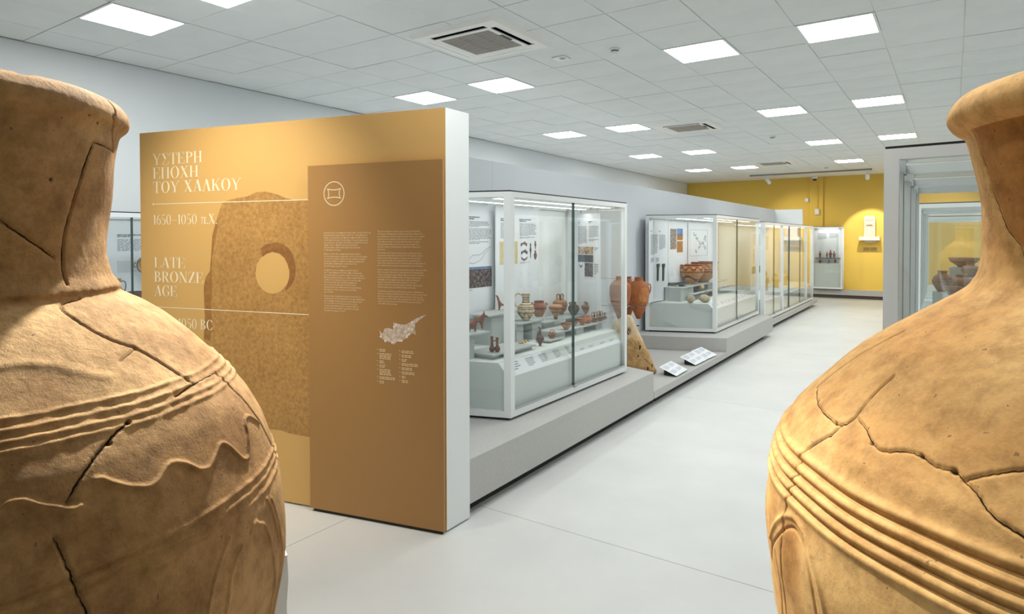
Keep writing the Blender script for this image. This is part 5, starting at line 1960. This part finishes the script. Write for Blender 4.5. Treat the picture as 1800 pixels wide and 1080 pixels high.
# label cards on wedges
def card(label, fl, fr_, bl, br, seed):
    F0, F1 = at(*fl, z=ZLOW + .018), at(*fr_, z=ZLOW + .018)
    B0, B1 = at(*bl, z=ZLOW + .10), at(*br, z=ZLOW + .10)
    c = (F0 + F1 + B0 + B1) / 4
    t = thing('label_card', label, 'label card', (c[0], c[1], ZLOW), 'white label cards on the low plinth')
    ex = (F1 - F0); w = np.linalg.norm(ex); ex /= w
    ey = ((B0 + B1) / 2 - (F0 + F1) / 2); ey -= ex * (ey @ ex); h_ = np.linalg.norm(ey); ey /= h_
    n = np.cross(ex, ey)
    k = MB().setframe(F0, ex, ey, n)
    k.box(0, 0, -.004, w, h_, 0)
    k.build('card', mat('card_white', srgb(238, 242, 245), .5), t)
    k = MB().setframe(F0, ex, ey, n)
    words(k, w * .08, h_ * .92, w * .38, h_ * .35, 8, .0008, seed)
    words(k, w * .54, h_ * .92, w * .38, h_ * .30, 7, .0008, seed + 1)
    words(k, w * .08, h_ * .45, w * .38, h_ * .30, 7, .0008, seed + 2)
    words(k, w * .54, h_ * .45, w * .38, h_ * .25, 6, .0008, seed + 3)
    k.build('card_text', mat('card_ink', srgb(160, 166, 190), .6), t)
    k = MB()
    p = [F0 + ex * w * .12 + ey * h_ * .1 - n * .004, F0 + ex * w * .88 + ey * h_ * .1 - n * .004, F0 + ex * w * .88 + ey * h_ * .8 - n * .004, F0 + ex * w * .12 + ey * h_ * .8 - n * .004]
    q = [np.array([a[0], a[1], ZLOW]) for a in p]
    k.add(p + q, [(0, 1, 2, 3), (7, 6, 5, 4), (0, 4, 5, 1), (1, 5, 6, 2), (2, 6, 7, 3), (3, 7, 4, 0)])
    k.build('wedge', BLACK, t)
    return t


card('white label card nearest the brown stone, standing alone', (1189.2, 661.3), (1208.7, 649.8), (1162.6, 644), (1182.8, 632.8), 31)
card('white label card, middle one, touching the card to its right', (1222.6, 642), (1243, 631.8), (1198.5, 626.6), (1218, 617), 41)
card('white label card farthest along the low plinth', (1243.4, 631.4), (1260.6, 623.6), (1219.2, 616.4), (1235.6, 608.3), 51)


# ================================================================== THE TWO GREAT STORAGE JARS
def seg_dist(px, py, poly):
    """distance of points to a polyline, and position along it"""
    best = np.full(px.shape, 1e9)
    for (x0, y0), (x1, y1) in zip(poly[:-1], poly[1:]):
        dx, dy = x1 - x0, y1 - y0
        L2 = dx * dx + dy * dy + 1e-12
        t = np.clip(((px - x0) * dx + (py - y0) * dy) / L2, 0, 1)
        best = np.minimum(best, np.hypot(px - x0 - t * dx, py - y0 - t * dy))
    return best


def jitter(poly, amp, seed, n=6):
    r = random.Random(seed)
    out = []
    for (x0, y0), (x1, y1) in zip(poly[:-1], poly[1:]):
        for j in range(n):
            u = j / n
            out.append((x0 + (x1 - x0) * u + (r.uniform(-amp, amp) if j else 0), y0 + (y1 - y0) * u + (r.uniform(-amp, amp) if j else 0)))
    out.append(poly[-1])
    return out


def spline(poly, n=6):
    p = [np.array(q, float) for q in poly]
    out = []
    for i in range(len(p) - 1):
        p0, p1, p2, p3 = p[max(i - 1, 0)], p[i], p[i + 1], p[min(i + 2, len(p) - 1)]
        for j in range(n):
            u = j / n
            out.append(tuple(.5 * ((2 * p1) + (-p0 + p2) * u + (2 * p0 - 5 * p1 + 4 * p2 - p3) * u * u + (-p0 + 3 * p1 - 3 * p2 + p3) * u ** 3)))
    out.append(tuple(p[-1]))
    return out


def jar_material(name, c_lo, c_hi, c_stain, c_patch, bump, st=.85):
    m, N, L = new_mat(name)
    b = N['Principled BSDF']
    b.inputs['Roughness'].default_value = .82
    b.inputs['Specular IOR Level'].default_value = .25
    tc = N.new('ShaderNodeTexCoord')

    def noise(sc, det, ro=.6):
        n = N.new('ShaderNodeTexNoise')
        n.inputs['Scale'].default_value = sc
        n.inputs['Detail'].default_value = det
        n.inputs['Roughness'].default_value = ro
        L.new(tc.outputs['Object'], n.inputs['Vector'])
        return n.outputs['Fac']

    def ramp(f, p0, c0, p1, c1):
        r = N.new('ShaderNodeValToRGB')
        r.color_ramp.elements[0].position = p0
        r.color_ramp.elements[0].color = c0
        r.color_ramp.elements[1].position = p1
        r.color_ramp.elements[1].color = c1
        L.new(f, r.inputs[0])
        return r.outputs[0]

    def mix(fac, a, bcol, mode='MIX'):
        x = N.new('ShaderNodeMix')
        x.data_type = 'RGBA'
        x.blend_type = mode
        for s, v in ((0, fac), (6, a), (7, bcol)):
            if hasattr(v, 'is_output') or hasattr(v, 'links'):
                L.new(v, x.inputs[s])
            else:
                x.inputs[s].default_value = v
        return x.outputs[2]
    base = ramp(noise(5.0, 6), .34, c_lo, .66, c_hi)
    stain = ramp(noise(3.4, 9, .74), .47, (0, 0, 0, 1), .66, (st, st, st, 1))
    c = mix(stain, base, c_stain)
    fine = ramp(noise(30, 8, .75), .34, (.66, .62, .56, 1), .58, (1.08, 1.07, 1.05, 1))
    c = mix(1.0, c, fine, 'MULTIPLY')
    speck = ramp(noise(120, 2, .5), .70, (0, 0, 0, 1), .76, (.7, .7, .7, 1))
    c = mix(speck, c, (.10, .062, .035, 1))
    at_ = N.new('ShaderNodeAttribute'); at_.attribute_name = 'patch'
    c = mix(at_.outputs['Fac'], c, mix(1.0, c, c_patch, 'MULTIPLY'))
    at2 = N.new('ShaderNodeAttribute'); at2.attribute_name = 'crack'
    c = mix(at2.outputs['Fac'], c, (.022, .014, .009, 1))
    L.new(c, b.inputs['Base Color'])
    bp = N.new('ShaderNodeBump')
    bp.inputs['Strength'].default_value = bump
    bp.inputs['Distance'].default_value = .004
    ad = N.new('ShaderNodeMath'); ad.operation = 'ADD'
    L.new(noise(70, 9, .72), ad.inputs[0]); L.new(noise(16, 8, .65), ad.inputs[1])
    L.new(ad.outputs[0], bp.inputs['Height'])
    L.new(bp.outputs[0], b.inputs['Normal'])
    return m


def great_jar(name, label, D, phi, prof, m, fine, bands, ridges, cracks, chips, patchf, seed, rough_amp):
    """prof and all decoration are given for D = 1; theta 0 faces the aisle viewpoint, z is measured from eye level"""
    ph = math.radians(phi)
    f = np.array([math.sin(ph), math.cos(ph)])
    rg = np.array([math.cos(ph), -math.sin(ph)])
    ax = D * f
    P = np.array(prof)
    # resample the profile by arc length, fine where it is seen closely
    s = np.r_[0, np.cumsum(np.hypot(*np.diff(P, axis=0).T))]
    zfine = fine[2]
    ds = .0014
    ss, cur = [], 0.0
    while cur < s[-1]:
        ss.append(cur)
        z = np.interp(cur, s, P[:, 1])
        cur += ds if (z > zfine and cur > s[2]) else ds * 8
    ss.append(s[-1])
    ss = np.array(ss)
    r = np.interp(ss, s, P[:, 0])
    z = np.interp(ss, s, P[:, 1])
    # smooth over ~1 cm of arc
    g = np.linspace(0, s[-1], 4000)
    def sm(v):
        k = np.exp(-.5 * (np.arange(-24, 25) / 9.0) ** 2); k /= k.sum()
        vv = np.interp(g, s, v)
        return np.interp(ss, g, np.convolve(np.pad(vv, 24, 'edge'), k, 'valid'))
    r, z = sm(P[:, 0]), sm(P[:, 1])
    th = np.r_[np.linspace(fine[0], fine[1], fine[3]), np.linspace(fine[1], fine[0] + 2 * math.pi, 90)[1:-1]]
    nr, nt = len(r), len(th)
    dr, dz = np.gradient(r), np.gradient(z)
    ln = np.hypot(dr, dz)
    # outward normal in the (r,z) plane; the profile runs downwards
    nrm_r, nrm_z = -dz / ln, dr / ln
    TH, RR = np.meshgrid(th, r)
    _, ZZ = np.meshgrid(th, z)
    U = TH * RR                       # metres (unit D) around
    SA = np.repeat((ss)[:, None], nt, 1)
    h = np.zeros_like(U)
    crack = np.zeros_like(U)
    rn = random.Random(seed)
    for i in range(26):
        kx, kz, a = rn.choice([1, 2, 3, 4, 5, 7, 9, 13]), rn.uniform(5, 70), rn.uniform(0, 6.28)
        h += rough_amp * .35 / math.sqrt(kx) * np.sin(kx * TH + kz * ZZ + a)
    for i in range(40):
        kx, kz, a = rn.randint(20, 120), rn.uniform(40, 260), rn.uniform(0, 6.28)
        h += rough_amp * .010 * np.sin(kx * TH + kz * ZZ * rn.choice([-1, 1]) + a)
    wob = .0009 * np.sin(7 * TH + 1) + .0006 * np.sin(17 * TH + 2)
    zarc = lambda zz: np.interp(-zz, -z[np.argmax(z):], ss[np.argmax(z):])
    for (zz, w, amp) in bands:
        d = (SA - zarc(zz)) + wob
        ero = np.clip(.78 + .16 * np.sin(11 * TH + zz * 900) + .16 * np.sin(37 * TH + zz * 500) + .12 * np.sin(83 * TH + zz * 300), .25, 1.1)
        h += amp * (ero if rough_amp > .0008 else 1.0) * np.exp(-(d / w) ** 2)
    def to_us(poly):
        out = []
        for (t_, zz) in poly:
            out.append((t_ * np.interp(-zz, -z[np.argmax(z):], r[np.argmax(z):]), float(zarc(zz))))
        return out
    def local(poly, w, fn):
        q = np.array(poly)
        x0, x1, y0, y1 = q[:, 0].min() - 5 * w, q[:, 0].max() + 5 * w, q[:, 1].min() - 5 * w, q[:, 1].max() + 5 * w
        M_ = (SA > y0) & (SA < y1) & (U > x0 - .02) & (U < x1 + .02) & (TH <= fine[1] + .01)
        if M_.any():
            fn(M_, seg_dist(U[M_], SA[M_], poly))
    for (poly, w, amp) in ridges:
        pl = spline(to_us(poly), 5)
        def fr(M_, d, w=w, amp=amp):
            h[M_] += amp * np.exp(-(d / w) ** 2)
        local(pl, w, fr)
    seams = []
    for i, (poly, w, dep) in enumerate(cracks):
        pl = jitter(spline(to_us(poly), 2), .0007, seed * 31 + i, 4)
        seams.append((pl, w, dep))
        def fc(M_, d, w=w, dep=dep):
            h[M_] -= min(dep, .0022) * np.exp(-(d / .0019) ** 2)
        local(pl, .006, fc)
    for (t_, zz, w, dep) in chips:
        (x, y), = to_us([(t_, zz)])
        def fh(M_, d, w=w, dep=dep):
            e = np.exp(-(d / w) ** 4)
            h[M_] -= dep * e
            crack[M_] = np.maximum(crack[M_], e * .8)
        local([(x, y), (x + .0001, y)], w, fh)
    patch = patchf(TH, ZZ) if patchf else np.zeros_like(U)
    Rv = (RR + h * nrm_r[:, None]) * D
    Zv = (ZZ + h * nrm_z[:, None]) * D + EYE
    X = ax[0] + Rv * (-np.cos(TH) * f[0] + np.sin(TH) * rg[0])
    Y = ax[1] + Rv * (-np.cos(TH) * f[1] + np.sin(TH) * rg[1])
    zb = float(Zv.min())
    V = np.stack([X - ax[0], Y - ax[1], Zv - zb], -1).reshape(-1, 3)
    i0 = (np.arange(nr - 1)[:, None] * nt + np.arange(nt)[None, :])
    i1 = (np.arange(nr - 1)[:, None] * nt + (np.arange(nt)[None, :] + 1) % nt)
    Q = np.stack([i0, i1, i1 + nt, i0 + nt], -1).reshape(-1, 4)
    me = bpy.data.meshes.new(name)
    nq = len(Q)
    me.vertices.add(len(V))
    me.vertices.foreach_set('co', V.ravel())
    me.loops.add(nq * 4)
    me.loops.foreach_set('vertex_index', Q.ravel().astype(np.int32))
    me.polygons.add(nq)
    me.polygons.foreach_set('loop_start', np.arange(0, nq * 4, 4, dtype=np.int32))
    me.polygons.foreach_set('use_smooth', np.ones(nq, bool))
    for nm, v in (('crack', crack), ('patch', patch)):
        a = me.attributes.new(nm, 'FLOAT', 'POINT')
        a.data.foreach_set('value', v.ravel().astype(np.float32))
    me.update(calc_edges=True)
    me.validate()
    me.materials.append(m)
    o = bpy.data.objects.new(name, me)
    COL.objects.link(o)
    o.location = (ax[0], ax[1], zb)
    o['label'] = label
    o['category'] = 'storage jar'
    # dirt-filled break lines, following the finished surface
    grid = np.stack([X - ax[0], Y - ax[1], Zv - zb], -1)
    nf = fine[3]
    dth = (fine[1] - fine[0]) / (nf - 1)

    def surf(u, sa):
        rr_ = np.interp(sa, ss, r)
        t_ = u / rr_
        i = min(max((t_ - fine[0]) / dth, 0), nf - 1.001)
        j = min(max(np.interp(sa, ss, np.arange(nr)), 0), nr - 1.001)
        i0_, j0_ = int(i), int(j)
        fi, fj = i - i0_, j - j0_
        p = (grid[j0_, i0_] * (1 - fi) * (1 - fj) + grid[j0_, i0_ + 1] * fi * (1 - fj) + grid[j0_ + 1, i0_] * (1 - fi) * fj + grid[j0_ + 1, i0_ + 1] * fi * fj)
        rad = np.array([-math.cos(t_) * f[0] + math.sin(t_) * rg[0], -math.cos(t_) * f[1] + math.sin(t_) * rg[1]])
        nr_, nz_ = np.interp(sa, ss, nrm_r), np.interp(sa, ss, nrm_z)
        return p + .0007 * np.array([rad[0] * nr_, rad[1] * nr_, nz_])
    CR = mat('crack_dirt', (.020, .012, .007, 1), .95, spec=.1)
    for i, (pl, w, dep) in enumerate(seams):
        rn2 = random.Random(seed * 77 + i)
        q = np.array(pl)
        ln_ = np.r_[0, np.cumsum(np.hypot(*np.diff(q, axis=0).T))]
        n_ = max(6, int(ln_[-1] / .0025))
        g_ = np.linspace(0, ln_[-1], n_)
        qu, qs = np.interp(g_, ln_, q[:, 0]), np.interp(g_, ln_, q[:, 1])
        base_w = w * .52
        wv = [rn2.uniform(.35, 1.25) for _ in range(n_ // 5 + 3)]
        vs, fs = [], []
        for j_ in range(n_):
            du, dv = qu[min(j_ + 1, n_ - 1)] - qu[max(j_ - 1, 0)], qs[min(j_ + 1, n_ - 1)] - qs[max(j_ - 1, 0)]
            L_ = math.hypot(du, dv) + 1e-9
            hw_ = base_w * np.interp(j_ / 5, np.arange(len(wv)), wv) * rn2.uniform(.75, 1.2) * min(1, .25 + j_ / 4, .25 + (n_ - 1 - j_) / 4)
            vs.append(surf(qu[j_] - dv / L_ * hw_, qs[j_] + du / L_ * hw_))
            vs.append(surf(qu[j_] + dv / L_ * hw_, qs[j_] - du / L_ * hw_))
        for j_ in range(n_ - 1):
            fs.append((2 * j_, 2 * j_ + 1, 2 * j_ + 3, 2 * j_ + 2))
        me2 = bpy.data.meshes.new('crack')
        me2.from_pydata([tuple(map(float, v)) for v in vs], [], fs)
        me2.materials.append(CR)
        o2 = bpy.data.objects.new('crack', me2)
        COL.objects.link(o2)
        o2.parent = o
    return o, ax, zb, f, rg


PROF_L = [(.10, .10), (.135, .163), (.15, .1745), (.163, .177), (.177, .170), (.1855, .160), (.1885, .150), (.187, .142), (.1815, .138), (.1775, .132), (.174, .108), (.1695, .085), (.166, .06), (.1625, .03), (.161, 0), (.1615, -.022), (.165, -.044), (.1695, -.051), (.1735, -.056), (.1735, -.062), (.1725, -.066), (.187, -.074), (.200, -.081), (.2265, -.1), (.2495, -.12), (.270, -.14), (.290, -.16), (.307, -.18), (.325, -.205), (.343, -.24), (.357, -.28), (.367, -.32), (.372, -.36), (.373, -.385), (.371, -.42), (.366, -.46), (.360, -.49), (.352, -.53), (.338, -.58), (.318, -.64), (.27, -.76), (.21, -.88), (.16, -.98)]
PROF_R = [(.13, .12), (.155, .162), (.172, .1735), (.188, .1755), (.203, .170), (.2125, .160), (.2165, .150), (.2165, .142), (.210, .132), (.201, .1265), (.196, .122), (.192, .108), (.1875, .085), (.183, .06), (.1795, .035), (.1785, .01), (.178, -.012), (.1795, -.030), (.1835, -.046), (.192, -.060), (.206, -.071), (.227, -.0845), (.253, -.1015), (.279, -.119), (.308, -.141), (.329, -.161), (.351, -.184), (.370, -.204), (.387, -.224), (.398, -.246), (.408, -.270), (.4155, -.302), (.4195, -.335), (.420, -.355), (.418, -.39), (.413, -.435), (.405, -.48), (.394, -.52), (.376, -.58), (.35, -.65), (.29, -.77), (.22, -.9), (.165, -1.0)]
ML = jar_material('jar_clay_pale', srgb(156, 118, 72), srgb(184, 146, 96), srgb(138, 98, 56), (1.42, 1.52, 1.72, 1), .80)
MR = jar_material('jar_clay_orange', srgb(188, 143, 84), srgb(213, 174, 114), srgb(184, 128, 64), (.62, .47, .30, 1), .22, .5)

LB = [(-.158, .0026, .0026), (-.1668, .0026, .0028), (-.1753, .0026, .0028), (-.1825, .0026, .0024), (-.2828, .0026, .0026), (-.2930, .0026, .0024), (-.3043, .0026, .0020), (-.0595, .0035, .0015)]
wave = [(.303, -.2183), (.319, -.2194), (.343, -.2253), (.375, -.2315), (.402, -.2352), (.424, -.2374), (.445, -.2375), (.464, -.2357), (.497, -.2286), (.514, -.2265), (.534, -.2266), (.556, -.2292), (.573, -.2321), (.596, -.2383), (.613, -.2423), (.647, -.2443), (.666, -.2422), (.695, -.2367), (.735, -.2297), (.767, -.2332), (.799, -.2455), (.82, -.2537), (.841, -.2585), (.873, -.2575), (.903, -.2443), (.92, -.2361), (.935, -.2256), (.959, -.2221), (1.002, -.2242), (1.062, -.2383)]
wave2 = [(-.10, -.235), (-.02, -.222), (.05, -.232), (.093, -.2207), (.11, -.2182), (.127, -.2183), (.143, -.2198), (.164, -.2242), (.182, -.2276), (.202, -.2304), (.224, -.2344), (.241, -.2358), (.255, -.2351)]
LR = [(wave, .0024, .0028), (wave2, .0026, .0028),
      ([(.9, -.3142), (.94, -.3422), (.97, -.3806), (.985, -.42), (.98, -.50), (.97, -.56)], .0026, .0022), ([(.766, -.331), (.79, -.325), (.816, -.3309), (.855, -.339), (.882, -.3579), (.90, -.386), (.92, -.4171), (.92, -.47), (.91, -.55)], .0026, .0022),
      ([(.94, -.32), (.975, -.345), (1.0, -.38), (1.01, -.42), (1.0, -.5)], .0026, .0020),
      ([(.654, -.3187), (.599, -.3399), (.561, -.3613), (.543, -.3769), (.50, -.45)], .0026, .0018), ([(.71, -.3378), (.648, -.3553), (.622, -.3813), (.61, -.3912), (.57, -.46)], .0026, .0018),
      ([(.15, -.1174), (.234, -.1181), (.316, -.1235), (.393, -.1329), (.476, -.1408)], .006, .0016)]
LC = [([(.454, -.1814), (.428, -.1832), (.407, -.1852), (.373, -.1909), (.348, -.1948), (.317, -.2014), (.285, -.2098), (.259, -.2174), (.227, -.2294)], .0016, .006),
      ([(.19, -.2518), (.198, -.2604), (.204, -.2684), (.211, -.2789), (.217, -.2895), (.227, -.304), (.238, -.3183), (.25, -.34)], .0013, .005),
      ([(.67, -.1717), (.785, -.1676), (.906, -.1659), (1.03, -.167)], .0013, .005), ([(1.03, -.169), (1.05, -.1900), (1.07, -.215), (1.10, -.2429), (1.16, -.275), (1.22, -.31), (1.25, -.35)], .0012, .005),
      ([(.699, -.0676), (.59, -.069), (.536, -.0717), (.522, -.0757), (.527, -.0838), (.547, -.0907), (.561, -.0968), (.608, -.1082), (.688, -.1199), (.733, -.1339), (.771, -.1497), (.803, -.1672)], .0010, .003), ([(.688, -.1199), (.562, -.1288)], .0008, .0018),
      ([(.86, .1128), (.839, .1039), (.807, .0865), (.783, .0679), (.758, .0533), (.743, .0428)], .0014, .005), ([(.743, .0428), (.703, .0201), (.669, -.0007), (.654, -.0184), (.643, -.033), (.648, -.0449), (.646, -.0507)], .0010, .0028),
      ([(.86, .1128), (.961, .1123), (1.165, .1091)], .0013, .004), ([(.965, .148), (1.08, .1339), (1.181, .1095)], .0010, .003), ([(.972, .176), (1.01, .1719), (1.02, .1615), (1.002, .1517), (.98, .146)], .0015, .005),
      ([(.269, .0198), (.326, .0118), (.417, .0008), (.497, -.0092), (.585, -.0198)], .0013, .004), ([(.2, .028), (.269, .0198)], .001, .003)]
LCH = [(.40, .176, .006, .006), (.45, -.1805, .0028, .004), (.37, -.193, .0026, .003), (.55, .065, .002, .0015), (.75, .14, .0016, .0015), (.86, .135, .0016, .0015)]


def lit_shoulder_patch(TH, ZZ):  # brightness of the lit shoulder painted into the clay colour, with mottled edges
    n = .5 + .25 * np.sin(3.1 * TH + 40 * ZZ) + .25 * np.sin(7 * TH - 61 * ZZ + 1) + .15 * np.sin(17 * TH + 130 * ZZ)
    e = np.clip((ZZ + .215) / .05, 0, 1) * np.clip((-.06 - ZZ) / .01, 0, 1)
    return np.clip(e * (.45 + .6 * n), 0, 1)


jl, axl, zbl, fl_, rgl = great_jar('storage_jar', 'huge cracked pale clay storage jar with wavy relief, at the left', 1.24, -76, PROF_L, ML, (-.25, 1.62, -.56, 620), LB, LR, LC, LCH, lit_shoulder_patch, 3, .0011)

RB = []
for zz in (-.2475, -.2605, -.2725, -.2845, -.2965):
    RB.append((zz, .0050, .0034))
for zz in (-.2535, -.2662, -.2777, -.2905):
    RB.append((zz, .0022, -.0030))
RC = [([(-1.152, -.1925), (-.967, -.2012), (-.857, -.2032), (-.772, -.2035), (-.746, -.1933), (-.753, -.1779), (-.757, -.1649), (-.754, -.1484)], .0011, .0035),
      ([(-.772, -.2035), (-.777, -.2145), (-.825, -.2328), (-.846, -.2481), (-.825, -.2655), (-.833, -.2887), (-.844, -.3124), (-.85, -.34), (-.86, -.38), (-.87, -.45)], .0009, .0028),
      ([(-.735, -.1923), (-.67, -.1969), (-.612, -.2053), (-.568, -.2067), (-.524, -.2013), (-.472, -.1996), (-.427, -.2036), (-.383, -.202), (-.355, -.2062), (-.321, -.2114), (-.292, -.2197), (-.259, -.225), (-.22, -.2291), (-.15, -.24)], .0011, .0034),
      ([(-.355, -.2062), (-.312, -.1974), (-.255, -.1884), (-.18, -.18)], .0010, .003), ([(-1.152, -.1925), (-1.137, -.1666), (-1.093, -.1326), (-1.052, -.1112)], .0008, .0016),
      ([(-1.068, .1242), (-1.079, .104), (-1.044, .0816), (-1.04, .0601), (-1.038, .0535), (-.99, .0385), (-.905, .0131), (-.876, .006), (-.782, -.0078), (-.747, -.0196), (-.70, -.03)], .0011, .0032)]
RR_ = [([(-.961, -.3639), (-.907, -.3373), (-.863, -.3223), (-.825, -.3126), (-.77, -.3068), (-.716, -.3142), (-.678, -.33), (-.636, -.3556), (-.61, -.39), (-.59, -.45)], .0035, .0026),
       ([(-.921, -.3613), (-.851, -.3354), (-.806, -.3222), (-.766, -.3184), (-.723, -.3267), (-.688, -.3445), (-.664, -.3697), (-.64, -.43)], .0018, -.0022),
       ([(-1.0, -.40), (-.93, -.365), (-.90, -.40), (-.92, -.46)], .0026, -.002)]
RCH = [(-.383, -.2025, .0030, .003), (-.80, -.2040, .0022, .003), (-.775, -.2155, .0018, .002), (-.47, -.1996, .0022, .002), (-.62, -.205, .002, .002), (-1.0, -.198, .002, .002)]
neckline = np.array([(-1.068, .1242), (-1.079, .104), (-1.044, .0816), (-1.04, .0601), (-1.038, .0535), (-.99, .0385), (-.905, .0131), (-.876, .006), (-.782, -.0078), (-.747, -.0196), (-.70, -.03)])


def neck_patch(TH, ZZ):
    lim = np.interp(-ZZ, -neckline[:, 1], neckline[:, 0])
    p = np.clip((TH - lim) / .03, 0, 1) * (ZZ > -.03) * (ZZ < .126) * (TH < 2.5)
    loop = np.exp(-(((TH + .80) / .07) ** 2 + ((ZZ + .36) / .045) ** 2) ** 2) * .8
    return np.maximum(p, loop)


jr, axr, zbr, fr_, rgr = great_jar('storage_jar', 'huge smooth orange clay storage jar with ridged bands, at the right', 1.10, 12, PROF_R, MR, (-1.62, .25, -.56, 620), RB, RR_, RC, RCH, neck_patch, 5, .0006)


# stands: round drum, ring and curved cradle arms
def stand(label, ax, zb, D, f, rg, angs, prof):
    t = thing('jar_stand', label, 'stand', (ax[0], ax[1], 0), 'white stands under the storage jars')
    k = MB()
    k.lathe([(.42, 0), (.42, zb - .02), (.40, zb)], 48, (ax[0], ax[1], 0))
    k.build('drum', WHITE, t, smooth=True)
    P = np.array(prof)
    for a in angs:
        k = MB()
        vs, fs = [], []
        zs = np.linspace(-.455, -.98, 16)
        n = 10
        for i, zz in enumerate(zs):
            r0 = np.interp(-zz, -P[3:, 1], P[3:, 0]) + .006
            ro = max(r0 + .012, .3755 if zz > -.62 else .3755 - (-.62 - zz) * .15)
            if i == 0: ro = r0 + .004
            if i == 1: ro = min(ro, r0 + .012)
            for j in range(n + 1):
                th = a - .22 + .44 * j / n
                for rr in (r0, ro):
                    p = np.array([ax[0], ax[1]]) + rr * D * (-math.cos(th) * f + math.sin(th) * rg)
                    vs.append((p[0], p[1], EYE + zz * D))
        w = 2 * (n + 1)
        for i in range(len(zs) - 1):
            for j in range(n):
                q = i * w + 2 * j
                fs.append((q, q + w, q + w + 2, q + 2))
                fs.append((q + 1, q + 3, q + w + 3, q + w + 1))
            for j in (0, n):
                q = i * w + 2 * j
                fs.append((q, q + 1, q + w + 1, q + w) if j == 0 else (q, q + w, q + w + 1, q + 1))
        for j in range(n):
            fs.append((2 * j, 2 * j + 2, 2 * j + 3, 2 * j + 1))
        k.add(vs, fs)
        k.build('cradle_arm', WHITE, t, smooth=True)


stand('white drum stand with curved arms under the left storage jar', axl, zbl, 1.24, fl_, rgl, (1.52, 1.52 + 2.09, 1.52 + 4.19), PROF_L)
stand('white drum stand with curved arms under the right storage jar', axr, zbr, 1.10, fr_, rgr, (1.9, 1.9 + 2.09, 1.9 + 4.19), PROF_R)
